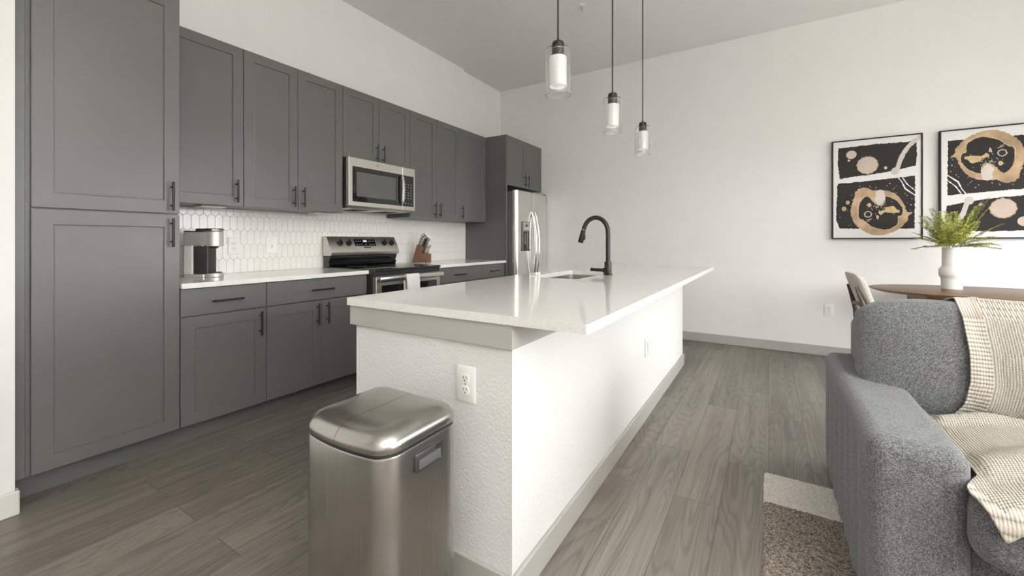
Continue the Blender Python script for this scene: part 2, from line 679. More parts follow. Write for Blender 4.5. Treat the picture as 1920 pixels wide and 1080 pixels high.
# pantry
pan = thing('pantry_cabinet', 'tall dark grey pantry cabinet with two stacked doors beside the white wall end', 'cabinet', (FB - .3, .71, 0))
bm = N(); box(bm, BK, FB - .021, .425, .9815, .1145, 2.48); obj('body', bm, 'cabinet_paint', pan)
bm = N(); box(bm, BK, FB - .093, .389, .9815, 0, .114); obj('toe_kick', bm, 'cabinet_paint', pan)
bm = N(); box(bm, FB - .25, FB - .008, .389, .424, .1145, 2.48, .0015); obj('filler_strip', bm, 'cabinet_paint', pan)
door(pan, FB, .440, .9805, .118, 1.2925, .942, 1.118, 1.272)
door(pan, FB, .440, .9805, 1.299, 2.476, .942, 1.313, 1.468)

def base_cab(label, y0, y1, drawers, doors, ybody1=None):
    r = thing('base_cabinet', label, 'cabinet', (FB - .3, (y0 + y1) / 2, 0), group='base cabinets along the kitchen wall')
    bm = N(); box(bm, BK, FB - .021, y0 + .0005, (ybody1 or y1) - .0005, .1145, .884); obj('body', bm, 'cabinet_paint', r)
    bm = N(); box(bm, BK, FB - .093, y0 + .0005, (ybody1 or y1) - .0005, 0, .114); obj('toe_kick', bm, 'cabinet_paint', r)
    for (a, b, h0, h1) in drawers:
        drawer(r, FB, a, b, .7285, .881, h0, h1)
    for (a, b, hy) in doors:
        door(r, FB, a, b, .118, .7225, hy, .552, .706)
    return r
base_cab('dark grey base cabinet with one drawer over one door next to the pantry', .982, 1.4455,
         [(.985, 1.4437, 1.131, 1.295)], [(.985, 1.4437, 1.402)])
base_cab('dark grey base cabinet with wide drawer over two doors left of the range', 1.4457, 2.231,
         [(1.4475, 2.229, 1.745, 1.915)], [(1.4475, 1.8352, 1.796), (1.8388, 2.229, 1.872)])
base_cab('dark grey base cabinet with wide drawer right of the range', 3.004, 3.782,
         [(3.006, 3.780, 3.30, 3.482)], [(3.006, 3.391, 3.352), (3.395, 3.780, 3.434)])
base_cab('narrow dark grey base cabinet and drawer beside the refrigerator panel', 3.7825, 4.277,
         [(3.784, 4.272, 3.95, 4.127)], [(3.784, 4.272, 3.83)])

UZ0, UZ1 = 1.386, 2.4535
def upper(label, y0, y1, doors, z0=UZ0, z1=UZ1, face=FU, back=BK, hz=(1.406, 1.557), stile=.064):
    r = thing('upper_cabinet', label, 'cabinet', ((face + back) / 2, (y0 + y1) / 2, z0), group='upper cabinets')
    bm = N()
    box(bm, back, face - .021, y0 + .0004, y1 - .0004, z0 + .0, z1)
    obj('body', bm, 'cabinet_paint', r)
    for (a, b, hy) in doors:
        door(r, face, a + G, b - G, z0 - .002, z1 - .003, hy, hz[0], hz[1], stile)
    return r
upper('dark grey single-door upper cabinet above the coffee maker, touching the pantry', .982, 1.438, [(.982, 1.438, 1.390)])
upper('dark grey two-door upper cabinet directly left of the microwave', 1.438, 2.208, [(1.438, 1.820, 1.783), (1.820, 2.208, 1.858)])
upper('short dark grey two-door cabinet right above the microwave', 2.208, 2.9735, [(2.208, 2.588, 2.552), (2.588, 2.9735, 2.626)], z0=1.858, hz=(1.868, 2.020))
upper('dark grey two-door upper cabinet just right of the microwave', 2.9735, 3.740, [(2.9735, 3.3615, 3.322), (3.3615, 3.740, 3.400)])
upper('dark grey single-door upper cabinet next to the tall refrigerator panel', 3.740, 4.271, [(3.740, 4.269, 3.782)])
FF = -2.722
BK2 = XW - .045 + .002
upper('dark grey two-door cabinet over the refrigerator', 4.296, 5.192, [(4.298, 4.742, 4.70), (4.742, 5.190, 4.784)],
      z0=1.842, face=FF, back=BK2, hz=(1.858, 2.010), stile=.06)
bm = N(); box(bm, BK2 + .045, FF - .004, 4.2775, 4.2955, 0, UZ1, .001)
tag(obj('refrigerator_side_panel', bm, 'cabinet_paint'), 'tall dark grey end panel standing left of the refrigerator', 'panel')

# thin white light bars under the upper cabinets
for i, (y, lb) in enumerate(((1.30, 'thin white light bar under the cabinet above the coffee maker'), (2.10, 'thin white light bar under the cabinet left of the microwave'))):
    t = thing('under_cabinet_light', lb, 'light', (-3.2, y, UZ0 - .016), group='light bars under the upper cabinets')
    bm = N(); box(bm, -3.25, -3.13, y - .07, y + .08, UZ0 - .012, UZ0 - .0005, .003); obj('housing', bm, 'white_plastic', t)
    bm = N(); box(bm, -3.24, -3.14, y - .06, y + .07, UZ0 - .0135, UZ0 - .0115); obj('diffuser', bm, 'white_plastic', t)

# ================================================================== COUNTERTOPS AND SPLASHBACK
XC = -2.728
bm = N(); box(bm, BK, XC, .983, 2.231, .8855, .915, .0025)
tag(obj('countertop', bm, 'quartz_white'), 'white quartz worktop under the coffee maker', 'countertop')
bm = N(); box(bm, BK, XC, 3.0035, 4.277, .8855, .915, .0025)
tag(obj('countertop', bm, 'quartz_white'), 'white quartz worktop under the knife block', 'countertop')

bs = thing('tile_backsplash', 'white elongated-hexagon tile backsplash between worktops and upper cabinets', 'backsplash', (XW, 2.6, .915))
bm = N(); prism(bm, [(.983, .9155), (4.277, .9155), (4.277, 1.3848), (2.972, 1.3848), (2.972, 1.4235), (2.212, 1.4235), (2.212, 1.3848), (.983, 1.3848)], 'x', XW + .0005, XW + .004)
obj('grout', bm, 'grout', bs)
bm = N()
W, PZ, PT, GR = .0478, .1055, .020, .0011
YA, YE, ZA, ZE = .983, 4.277, .9158, 1.852
def clip(poly, axis, val, keep_gt):
    out = []
    for i in range(len(poly)):
        p, q = poly[i], poly[(i + 1) % len(poly)]
        ip = (p[axis] >= val) if keep_gt else (p[axis] <= val)
        iq = (q[axis] >= val) if keep_gt else (q[axis] <= val)
        if ip:
            out.append(p)
        if ip != iq:
            t = (val - p[axis]) / (q[axis] - p[axis])
            out.append((p[0] + (q[0] - p[0]) * t, p[1] + (q[1] - p[1]) * t))
    return out
for r in range(-7, 5):
    zt = 1.2195 - PZ * r          # shoulder height of this row
    if zt - PZ > 1.46 :
        pass
    for k in range(-16, 60):
        yc = 1.620 + W * (k + .5) + (W / 2 if r % 2 else 0)
        ztop = 1.3845 if not (2.24 < yc < 2.945) else 1.4235
        z1, z0 = zt, zt - PZ + PT
        hw = W / 2 - GR / 2
        poly = [(yc - hw, z0), (yc, z0 - PT + GR), (yc + hw, z0), (yc + hw, z1 - GR), (yc, z1 + PT - GR * 1.6), (yc - hw, z1 - GR)]
        for ax, val, gt in ((0, YA, True), (0, YE, False), (1, ZA, True), (1, ztop, False)):
            if poly:
                poly = clip(poly, ax, val, gt)
        pp = []
        for p in poly:
            if not pp or (abs(p[0] - pp[-1][0]) + abs(p[1] - pp[-1][1])) > 1e-5:
                pp.append(p)
        if len(pp) > 2 and (abs(pp[0][0] - pp[-1][0]) + abs(pp[0][1] - pp[-1][1])) < 1e-5:
            pp.pop()
        if len(pp) < 3:
            continue
        cy = sum(p[0] for p in pp) / len(pp); cz = sum(p[1] for p in pp) / len(pp)
        tl = random.uniform(-.0002, .0002)
        base = [bm.verts.new((XW + .003, a, b)) for a, b in pp]
        mid = [bm.verts.new((XW + .0072 + tl, a, b)) for a, b in pp]
        top = [bm.verts.new((XW + .0080 + tl, a + (cy - a) * .05, b + (cz - b) * .03)) for a, b in pp]
        n = len(pp)
        for i in range(n):
            j = (i + 1) % n
            bm.faces.new((base[i], base[j], mid[j], mid[i])); bm.faces.new((mid[i], mid[j], top[j], top[i]))
        bm.faces.new(top)
bmesh.ops.recalc_face_normals(bm, faces=bm.faces[:])
obj('tiles', bm, 'tile_glaze', bs, 0)

# ================================================================== ISLAND
isl = thing('kitchen_island', 'long white half-wall kitchen island with grey trim band under its worktop', 'kitchen island', (-1.06, 2.6, 0))
bm = N(); prism(bm, [(-1.43, 1.107), (-.684, 1.107), (-.684, 4.1306), (-1.43, 4.1306), (-1.43, 4.03), (-.80, 4.03), (-.80, 1.21), (-1.43, 1.21)], 'z', 0, .8885); obj('wall_body', bm, 'textured_wall', isl)
bm = N(); prism(bm, [(-1.452, 1.092), (-.674, 1.092), (-.674, 4.1306), (-.6838, 4.1306), (-.6838, 1.1068), (-1.43, 1.1068), (-1.43, 1.13), (-1.452, 1.13)], 'z', .811, .8885, .0012)
obj('trim_band', bm, 'trim_paint', isl)
bm = N(); prism(bm, [(-1.43, 1.093), (-.670, 1.093), (-.670, 4.1446), (-.75, 4.1446), (-.75, 4.1308), (-.6838, 4.1308), (-.6838, 1.1068), (-1.43, 1.1068)], 'z', 0, .1, .003)
obj('base_trim', bm, 'trim_paint', isl)['label'] = 'pale grey base trim'

bm = N(); box(bm, -1.40, -1.382, 1.2105, 4.0295, .10, .70); obj('cabinet_back', bm, 'cabinet_paint', isl)
SK = (-1.33, -.985, 2.34, 3.02)
bm = N()
ot = rrect(-1.466, -.426, 1.0857, 4.148, .004, 1)
it = rrect(*SK, .035, 6)
def ringverts(p, z):
    return [bm.verts.new((a, b, z)) for a, b in p]
def edges(L):
    return [bm.edges.new((L[i], L[(i + 1) % len(L)])) for i in range(len(L))]
zt, zb = .9183, .8890
o1, i1, o0, i0 = ringverts(ot, zt), ringverts(it, zt), ringverts(ot, zb), ringverts(it, zb)
e1, f1, e0, f0 = edges(o1), edges(i1), edges(o0), edges(i0)
bmesh.ops.triangle_fill(bm, use_beauty=True, use_dissolve=False, edges=e1 + f1)
bmesh.ops.triangle_fill(bm, use_beauty=True, use_dissolve=False, edges=e0 + f0)
for A, B in ((o1, o0), (i1, i0)):
    for k in range(len(A)):
        bm.faces.new((A[k], A[(k + 1) % len(A)], B[(k + 1) % len(A)], B[k]))
bmesh.ops.recalc_face_normals(bm, faces=bm.faces[:])
tag(obj('island_countertop', bm, 'quartz_island', None, 20), 'long speckled light grey quartz worktop overhanging the island', 'countertop')

sk = thing('kitchen_sink', 'stainless steel undermount sink set into the island worktop', 'sink', (-1.157, 2.68, .70))
bm = N()
lp = [[(a, b, .8886) for a, b in rrect(SK[0] - .012, SK[1] + .012, SK[2] - .012, SK[3] + .012, .045)],
      [(a, b, .8886) for a, b in rrect(SK[0] + .004, SK[1] - .004, SK[2] + .004, SK[3] - .004, .035)],
      [(a, b, .73) for a, b in rrect(SK[0] + .008, SK[1] - .008, SK[2] + .008, SK[3] - .008, .035)],
      [(a, b, .71) for a, b in rrect(SK[0] + .03, SK[1] - .03, SK[2] + .03, SK[3] - .03, .03)],
      [(a, b, .705) for a, b in rrect(SK[0] + .13, SK[1] - .13, SK[2] + .25, SK[3] - .25, .03)]]
loft(bm, lp, False, True)
obj('basin', bm, 'steel_sink', sk, 40)
bm = N(); lathe(bm, [(.0, .7065), (.035, .7065), (.045, .709), (.045, .7055)], -1.157, 2.68, 24); obj('drain', bm, 'chrome', sk)

# faucet
fc = thing('kitchen_faucet', 'matte black gooseneck kitchen faucet standing behind the island sink', 'faucet', (-.935, 2.76, .9183))
fx, fy = -.935, 2.76
bm = N(); lathe(bm, [(0, .9186), (.0295, .9186), (.0295, .925), (.0245, .93), (.0245, 1.005), (.0235, 1.009), (0, 1.009)], fx, fy, 32); obj('body', bm, 'black_metal', fc)
bm = N()
pts = [(fx, fy, 1.005), (fx, fy, 1.19)]
rc = .089
for k in range(1, 17):
    a = math.pi * (1 - k / 16 * .93)
    pts.append((fx - rc - rc * math.cos(a), fy, 1.208 + rc * 1.17 * math.sin(a)))
tube(bm, pts, .0152, 18)
obj('spout', bm, 'black_metal', fc, 60)
p = Vector(pts[-1]); dn = (Vector(pts[-1]) - Vector(pts[-2])).normalized()
bm = N()
tube(bm, [p + dn * .003, p + dn * .012, p + dn * .06, p + dn * .092, p + dn * .095], [.0152, .0165, .0178, .0190, .0175], 20)
box(bm, p.x + dn.x * .045 + .013, p.x + dn.x * .045 + .023, fy - .006, fy + .006, p.z + dn.z * .075, p.z + dn.z * .03, .003)
sh = obj('spray_head', bm, 'black_metal', fc, 40)
bm = N(); tube(bm, [p + dn * -.001, p + dn * .0035], .0157, 18); obj('chrome_ring', bm, 'chrome', sh)
bm = N()
tube(bm, [(fx, fy - .018, .952), (fx, fy - .030, .952), (fx, fy - .058, .952), (fx, fy - .062, .952)], [.018, .021, .021, .018], 24)
tube(bm, [(fx - .01, fy - .046, .953), (fx - .105, fy - .046, .955)], .0115, 14)
obj('lever', bm, 'black_metal', fc, 40)

# ================================================================== OUTLETS  (built facing -y at the origin)
def outlet(label, loc, rz, w=.078, h=.118, blank=False, group='wall outlets'):
    t = thing('wall_outlet', label, 'outlet', loc, rz, group)
    b = N(); box(b, -w / 2, w / 2, -.007, -.0004, -h / 2, h / 2, .003, 2); pl = obj('cover_plate', b, 'white_plastic', t, 40, True)
    b = N(); tube(b, [(0, -.0085, 0), (0, -.0065, 0)], .003, 12); obj('screw', b, 'chrome', pl, 40, True)
    if blank:
        b = N(); tube(b, [(0, -.012, -.012), (0, -.0065, -.012)], .0055, 14); obj('cable_jack', b, 'chrome', t, 40, True)
        return t
    for s in (-1, 1):
        z = s * .0195
        b = N()
        prism(b, [(.0165 * math.cos(R(a)), z + max(-.0135, min(.0135, .0165 * math.sin(R(a))))) for a in range(0, 360, 12)], 'y', -.010, -.0068, .0006)
        for q, hh in ((-.0062, .0045), (.0062, .0036)):
            box(b, q - .0011, q + .0011, -.0104, -.0098, z - hh + .003, z + hh + .003, 0, 1, 1)
        tube(b, [(0, -.0104, z - .0075), (0, -.0098, z - .0075)], .0026, 10, True, 1)
        obj('socket', b, ['white_plastic', 'socket_slot'], t, 30, True)
    return t
outlet('white duplex outlet on the textured end of the island above the trash can', (-.8635, 1.1068, .671), 0, .079, .12)
outlet('white duplex outlet on the long smooth side of the island', (-.6838, 2.78, .455), R(90), .08, .12)
outlet('white duplex outlet low on the back wall beside the dining chair', (.510, YB - .0002, .463), 0, .08, .118)
outlet('white duplex outlet on the tile backsplash beside the coffee maker', (XW + .0082, 1.527, 1.114), R(90), .085, .125)
outlet('white cable wall plate on the tile backsplash left of the range', (XW + .0082, 1.797, 1.118), R(90), .085, .125, True)

# ================================================================== RANGE
y0, y1 = 2.2335, 3.0015
rg = thing('kitchen_range', 'stainless steel and black glass electric range with raised back control panel', 'range', (-3.0, 2.617, 0))
bm = N(); box(bm, -3.33, -2.70, y0, y1, .04, .905, .002); obj('body', bm, 'black_plastic', rg)
for dx, dy in ((-3.28, y0 + .06), (-2.76, y0 + .06), (-3.28, y1 - .06), (-2.76, y1 - .06)):
    bm = N(); lathe(bm, [(0, 0), (.018, 0), (.018, .008), (.01, .01), (.01, .042), (0, .042)], dx, dy, 14); obj('foot', bm, 'black_plastic', rg)
bm = N(); prism(bm, [(-3.30, .9055), (-2.685, .9055), (-2.668, .900), (-2.652, .906), (-2.652, .916), (-2.662, .922), (-3.30, .9235)], 'y', y0, y1, .0015)
ck = obj('cooktop', bm, 'black_glass', rg)
for cx, cy, r in ((-2.86, y0 + .20, .105), (-2.86, y1 - .20, .085), (-3.12, y0 + .19, .075), (-3.12, y1 - .19, .085)):
    bm = N(); lathe(bm, [(r, .9236), (r + .003, .9236), (r + .003, .9240), (r, .9240)], cx, cy, 40, True)
    obj('burner_ring', bm, 'gray_plastic', ck)
# back: black riser, tilted stainless panel
bm = N(); prism(bm, [(-3.335, .9235), (-3.262, .9235), (-3.246, .945), (-3.262, .965), (-3.240, 1.005), (-3.25, 1.03), (-3.335, 1.03)], 'y', y0 + .004, y1 - .004, .002)
obj('riser', bm, 'black_glass', rg)
TB = [(-3.335, 1.02), (-3.222, 1.02), (-3.208, 1.052), (-3.282, 1.186), (-3.292, 1.192), (-3.335, 1.192)]
bm = N(); prism(bm, TB, 'y', y0 - .003, y1 + .003, .003)
cp = obj('control_panel', bm, 'steel_horizontal', rg)
pa = Vector((-3.208, 0, 1.052)); pd = (Vector((-3.282, 0, 1.186)) - pa); pl = pd.length; pd.normalize()
pn = Vector((pd.z, 0, -pd.x))
def onpanel(y, f, out=0.):
    q = pa + pd * (pl * f) + pn * out
    return Vector((q.x, y, q.z))
def panel_rect(b, ya, yb, fa, fb, o0, o1, mi=0):
    t = bmesh.new()
    vs = []
    for o in (o0, o1):
        vs.append([t.verts.new(onpanel(yy, ff, o)) for yy, ff in ((ya, fa), (yb, fa), (yb, fb), (ya, fb))])
    t.faces.new(vs[0]); t.faces.new(vs[1])
    for k in range(4):
        t.faces.new((vs[0][k], vs[0][(k + 1) % 4], vs[1][(k + 1) % 4], vs[1][k]))
    bmesh.ops.recalc_face_normals(t, faces=t.faces[:])
    for f in t.faces:
        f.material_index = mi
    merge(b, t)
for q in (y0 + .105, y0 + .195, y1 - .165, y1 - .075):
    bm = N()
    tube(bm, [onpanel(q, .56, -.001), onpanel(q, .56, .006), onpanel(q, .56, .022), onpanel(q, .56, .026)], [.027, .025, .021, .018], 24)
    panel_rect(bm, q - .005, q + .005, .38, .74, .02, .034)
    k = obj('knob', bm, 'black_plastic', rg, 40)
bm = N(); panel_rect(bm, y0 + .262, y0 + .50, .38, .84, -.001, .0025); 
for i in range(9):
    yy = y0 + .285 + i * .024
    if 3 <= i <= 5:
        continue
    panel_rect(bm, yy - .006, yy + .006, .695, .715, .0024, .0030, 1)
for i in range(9):
    yy = y0 + .285 + i * .024
    if i == 3 or i == 5:
        continue
    panel_rect(bm, yy - .005, yy + .005, .45, .465, .0024, .0030, 1)
    panel_rect(bm, yy - .003, yy + .003, .50, .52, .0024, .0030, 1)
dsp = obj('display', bm, ['black_glass', 'white_mark'], rg)
bm = N(); panel_rect(bm, y0 + .362, y0 + .402, .66, .77, .0024, .0030); obj('clock', bm, 'display_light', dsp, 0)
bm = N(); panel_rect(bm, y0 + .355, y0 + .425, .245, .315, -.001, .0028); 
panel_rect(bm, y0 + .349, y0 + .356, .245, .315, -.001, .0024, 1); panel_rect(bm, y0 + .424, y0 + .431, .245, .315, -.001, .0024, 1)
for i in range(5):
    panel_rect(bm, y0 + .368 + i * .010, y0 + .374 + i * .010, .268, .292, .0026, .0032, 1)
obj('badge', bm, ['black_plastic', 'chrome'], rg)
# front: vent trim, oven door, handle
bm = N(); box(bm, -2.70, -2.664, y0 + .002, y1 - .002, .868, .904, .003); obj('front_trim', bm, 'black_plastic', rg)
od = N(); box(od, -2.70, -2.652, y0 + .006, y1 - .006, .225, .866, .005)
for i in range(6):
    box(od, -2.6525, -2.6505, y0 + .012, y0 + .020, .805 + i * .009, .810 + i * .009, 0, 1, 1)
odo = obj('oven_door', od, ['steel_horizontal', 'dark_gap'], rg)
bm = N(); box(bm, -2.653, -2.649, y0 + .06, y1 - .06, .30, .79, .001); obj('oven_window', bm, 'black_glass', odo)
bm = N()
box(bm, -2.628, -2.600, y0 + .008, y1 - .008, .822, .864, .006, 2)
for q in (y0 + .030, y1 - .030):
    box(bm, -2.656, -2.615, q - .016, q + .016, .830, .856, .003)
obj('oven_handle', bm, 'steel_vertical', odo, 50)
bm = N(); box(bm, -2.70, -2.655, y0 + .006, y1 - .006, .06, .22, .004); obj('storage_drawer', bm, 'steel_horizontal', rg)

# towel over the oven handle
bm = N()
ty0, ty1 = 2.515, 2.662
prof = []
for z in (.50, .56, .62, .68, .74, .80, .84):
    prof.append((-2.5945 + .003 * abs(math.sin(z * 30)), z))
for a in range(0, 181, 20):
    prof.append((-2.614 + .0195 * math.cos(R(a)), .853 + .0155 * math.sin(R(a))))
for z in (.83, .78, .72, .66, .60):
    prof.append((-2.634 - .001 * math.sin(z * 30), z))
G_ = []
NY = 14
for (px, pz) in prof:
    row = []
    for j in range(NY + 1):
        t = j / NY
        row.append(bm.verts.new((px + .0025 * math.sin(t * 9 + pz * 6) * (1 if px > -2.60 else .10), ty0 + (ty1 - ty0) * t + .004 * math.sin(pz * 20), pz)))
    G_.append(row)
for i in range(len(G_) - 1):
    for j in range(NY):
        bm.faces.new((G_[i][j], G_[i][j + 1], G_[i + 1][j + 1], G_[i + 1][j]))
bmesh.ops.recalc_face_normals(bm, faces=bm.faces[:])
tw = tag(obj('dish_towel', bm, 'white_cloth', None, 60), 'white dish towel hanging over the oven door handle', 'towel')
md = tw.modifiers.new('solid', 'SOLIDIFY'); md.thickness = .003; md.offset = 1

# ================================================================== MICROWAVE
mw = thing('microwave_oven', 'stainless over-the-range microwave mounted above the cooktop', 'microwave', (-3.16, 2.59, 1.44))
a0, a1 = 2.2125, 2.9690
MF = -2.955
bm = N(); box(bm, BK, MF - .035, a0, a1, 1.4445, 1.853, .002); obj('body', bm, 'black_plastic', mw)
bm = N(); prism(bm, [(-3.33, 1.425), (MF - .06, 1.425), (MF - .02, 1.4442), (-3.33, 1.4442)], 'y', a0 + .01, a1 - .01, .001)
un = obj('underside_vent', bm, 'steel_horizontal', mw)
for q in (a0 + .12, a1 - .30):
    bm = N(); box(bm, -3.26, MF - .10, q, q + .18, 1.4235, 1.4252); obj('grease_filter', bm, 'dark_gap', un)
DS = 2.805   # split between door and keypad
def plate(b, ya, yb, za, zb, x0, x1, bev=.003, mi=0):
    box(b, x0, x1, ya, yb, za, zb, bev, 1, mi)
bm = N(); plate(bm, a0, DS - .001, 1.4445, 1.853, MF - .035, MF)
dr = obj('microwave_door', bm, 'steel_horizontal', mw)
bm = N(); plate(bm, a0 + .035, DS - .003, 1.482, 1.778, MF - .001, MF + .0025, .001); wn = obj('door_glass', bm, 'black_glass', dr)
bm = N(); plate(bm, a0 + .075, DS - .085, 1.528, 1.735, MF + .0024, MF + .0032, .0); obj('viewing_window', bm, 'window_mesh', wn)
bm = N()
hp = [(MF - .001, DS - .022, 1.50), (MF + .028, DS - .022, 1.508), (MF + .036, DS - .022, 1.56), (MF + .038, DS - .022, 1.63), (MF + .036, DS - .022, 1.70), (MF + .028, DS - .022, 1.757), (MF - .001, DS - .022, 1.765)]
rows = []
for (x, y, z) in hp:
    rows.append([(x - .006, y - .013, z), (x + .004, y - .013, z), (x + .004, y + .013, z), (x - .006, y + .013, z)])
loft(bm, rows)
bmesh.ops.bevel(bm, geom=bm.edges[:], offset=.0025, segments=2, profile=.5, affect='EDGES')
obj('handle', bm, 'steel_vertical', dr, 40)
bm = N(); lathe(bm, [(.0125, 0), (.0150, 0), (.0150, .0012), (.0125, .0012)], 0, 0, 28, True)
tube(bm, [(-.006, .003, .0006), (0, -.005, .0006), (.006, .003, .0006)], .0010, 6)
bmesh.ops.rotate(bm, verts=bm.verts[:], cent=(0, 0, 0), matrix=Matrix.Rotation(R(90), 3, 'Y'))
bmesh.ops.translate(bm, verts=bm.verts[:], vec=(MF, 2.51, 1.817)); obj('emblem', bm, 'gray_plastic', dr)
bm = N(); plate(bm, DS + .001, a1, 1.4445, 1.853, MF - .035, MF)
kp = obj('keypad_frame', bm, 'steel_horizontal', mw)
bm = N(); plate(bm, DS + .004, a1 - .022, 1.482, 1.775, MF - .001, MF + .0025, .001); 
for rr in range(8):
    for cc in range(3):
        if rr == 6 or rr == 2 and cc == 1:
            continue
        yy = DS + .036 + cc * .036; zz = 1.690 - rr * .026
        box(bm, MF + .0024, MF + .0030, yy - .005, yy + .005, zz - .0022, zz + .0022, 0, 1, 1)
obj('keypad', bm, ['black_glass', 'white_mark'], kp)

# ================================================================== REFRIGERATOR
rf = thing('refrigerator', 'stainless side-by-side refrigerator with ice dispenser standing against the back wall', 'refrigerator', (-2.95, 4.75, 0))
b0, b1, bs_ = 4.338, 5.172, 4.728
RX = -2.604
bm = N(); box(bm, BK2 + .01, RX - .075, b0 + .004, b1 - .004, .03, 1.765, .004); obj('body', bm, 'gray_plastic', rf)
bm = N(); box(bm, BK2 + .05, RX - .09, b0 + .02, b1 - .02, 0, .03); obj('base_grille', bm, 'black_plastic', rf)
def fr_door(ya, yb, rl, rr, cut=None):
    b = N()
    th = .07
    # plan outline, rounded outer vertical edges, slightly bowed face
    def outline(y):
        t = (y - b0) / (b1 - b0)
        return RX - .010 + .014 * math.sin(math.pi * max(0, min(1, t)))
    front = []
    n = 18
    for i in range(n + 1):
        y = ya + (yb - ya) * i / n
        x = outline(y)
        dl, dr_ = y - ya, yb - y
        if dl < rl: x -= rl - math.sqrt(max(0, rl * rl - (rl - dl) ** 2))
        if dr_ < rr: x -= rr - math.sqrt(max(0, rr * rr - (rr - dr_) ** 2))
        front.append((x, y))
    poly = [(RX - th, ya)] + front + [(RX - th, yb)]
    prism(b, poly, 'z', .055, 1.775, 0)
    return b
ld = obj('freezer_door', fr_door(b0, bs_ - .003, .035, .012), 'steel_vertical', rf, 50)
rd = obj('fridge_door', fr_door(bs_ + .003, b1, .012, .035), 'steel_vertical', rf, 50)
for s, par in ((-1, ld), (1, rd)):
    b = N()
    yy = bs_ + s * .030
    hp = []
    for k in range(13):
        t = k / 12
        hp.append((RX + .012 + .058 * math.sin(math.pi * t) ** .6, yy + s * .012 * math.sin(math.pi * t), .62 + t * .90))
    tube(b, hp, .0170, 16)
    for q in (.62, 1.52):
        box(b, RX - .004, RX + .022, yy - .014, yy + .014, q - .022, q + .022, .004)
    obj('handle', b, 'chrome', par, 50)
b = N(); box(b, RX - .004, RX + .0095, 4.452, 4.622, 1.03, 1.395, .003); dp = obj('dispenser', b, 'gray_plastic', ld)
b = N(); box(b, RX + .0085, RX + .0105, 4.462, 4.612, 1.04, 1.265, .001); obj('dispenser_recess', b, 'black_glass', dp)
b = N(); box(b, RX + .0085, RX + .0115, 4.470, 4.604, 1.285, 1.385, .001); obj('dispenser_panel', b, 'steel_horizontal', dp)
b = N(); box(b, RX + .0112, RX + .0120, 4.515, 4.575, 1.330, 1.358); obj('dispenser_display', b, 'charcoal_plastic', dp)
b = N(); box(b, RX + .0100, RX + .0170, 4.485, 4.510, 1.11, 1.25, .002); obj('paddle', b, 'gray_plastic', dp)
b = N(); box(b, RX + .0085, RX + .018, 4.455, 4.619, 1.028, 1.046, .002); obj('drip_tray', b, 'charcoal_plastic', dp)
for q in (b1 - .10, b0 + .02):
    b = N(); box(b, RX - .10, RX - .03, q, q + .08, 1.7752, 1.792, .003); obj('hinge_cover', b, 'charcoal_plastic', rf)
b = N(); lathe(b, [(.012, 0), (.016, 0), (.016, .001), (.012, .001)], 0, 0, 24, True)
bmesh.ops.rotate(b, verts=b.verts[:], cent=(0, 0, 0), matrix=Matrix.Rotation(R(90), 3, 'Y'))
bmesh.ops.translate(b, verts=b.verts[:], vec=(RX - .0075, 5.105, 1.68)); obj('emblem', b, 'charcoal_plastic', rd)

# ================================================================== COFFEE MAKER  (local: front looks along +x)
cm = thing('coffee_maker', 'silver and black single-serve coffee maker on the left worktop by the pantry', 'coffee maker', (-3.14, 1.258, .9155), R(40))
def disc_(r, xc, sy=.98, n=40):
    return [(xc + r * math.cos(2 * math.pi * k / n), r * sy * math.sin(2 * math.pi * k / n)) for k in range(n)]
HW = .053
XH = .050
RH = .056
bm = N(); prism(bm, rrect(-.104, .02, -HW, HW, .010), 'z', 0, .020, .003); prism(bm, disc_(RH, XH), 'z', 0, .026, .004); obj('base', bm, 'silver_plastic', cm, 40, True)
bm = N(); lathe(bm, [(0, .0265), (.047, .0265), (.047, .030), (.043, .030), (.041, .0282), (0, .0282)], XH, 0, 32); obj('drip_tray', bm, 'charcoal_plastic', cm, 30, True)
bm = N(); prism(bm, rrect(-.044, .042, -HW + .002, HW - .002, .008), 'z', .0205, .199, .002); obj('column', bm, 'charcoal_plastic', cm, 30, True)
bm = N(); prism(bm, rrect(-.104, -.0455, -HW, HW, .010), 'z', .0205, .2045, .002); obj('water_tank', bm, 'tank_gray', cm, 30, True)
bm = N(); prism(bm, rrect(-.104, .05, -HW, HW, .010), 'z', .2055, .292, .002); prism(bm, disc_(RH, XH), 'z', .200, .296, .003); hd = obj('brew_head', bm, 'silver_plastic', cm, 40, True)
bm = N(); prism(bm, disc_(RH + .0005, XH), 'z', .2965, .316, .005); prism(bm, rrect(-.035, .05, -HW + .002, HW - .002, .01), 'z', .2965, .314, .003); obj('lid', bm, 'steel_lid', cm, 40, True)
bm = N(); prism(bm, rrect(-.103, -.037, -HW + .001, HW - .001, .010), 'z', .2925, .299, .002); obj('tank_lid', bm, 'charcoal_plastic', cm, 40, True)
bm = N(); tube(bm, [(XH + (RH + .0015) * math.cos(R(a)), (RH + .0015) * .98 * math.sin(R(a)), .306) for a in range(-60, 51, 10)], .0045, 10); obj('lid_handle', bm, 'chrome', cm, 40, True)
bm = N(); box(bm, XH + RH - .0004, XH + RH + .0012, -.018, .012, .262, .268); obj('mark', bm, 'white_mark', hd, 0, True)
bm = N(); lathe(bm, [(0, .186), (.022, .186), (.032, .1995), (0, .1995)], XH, 0, 20); obj('spout', bm, 'black_plastic', cm, 30, True)

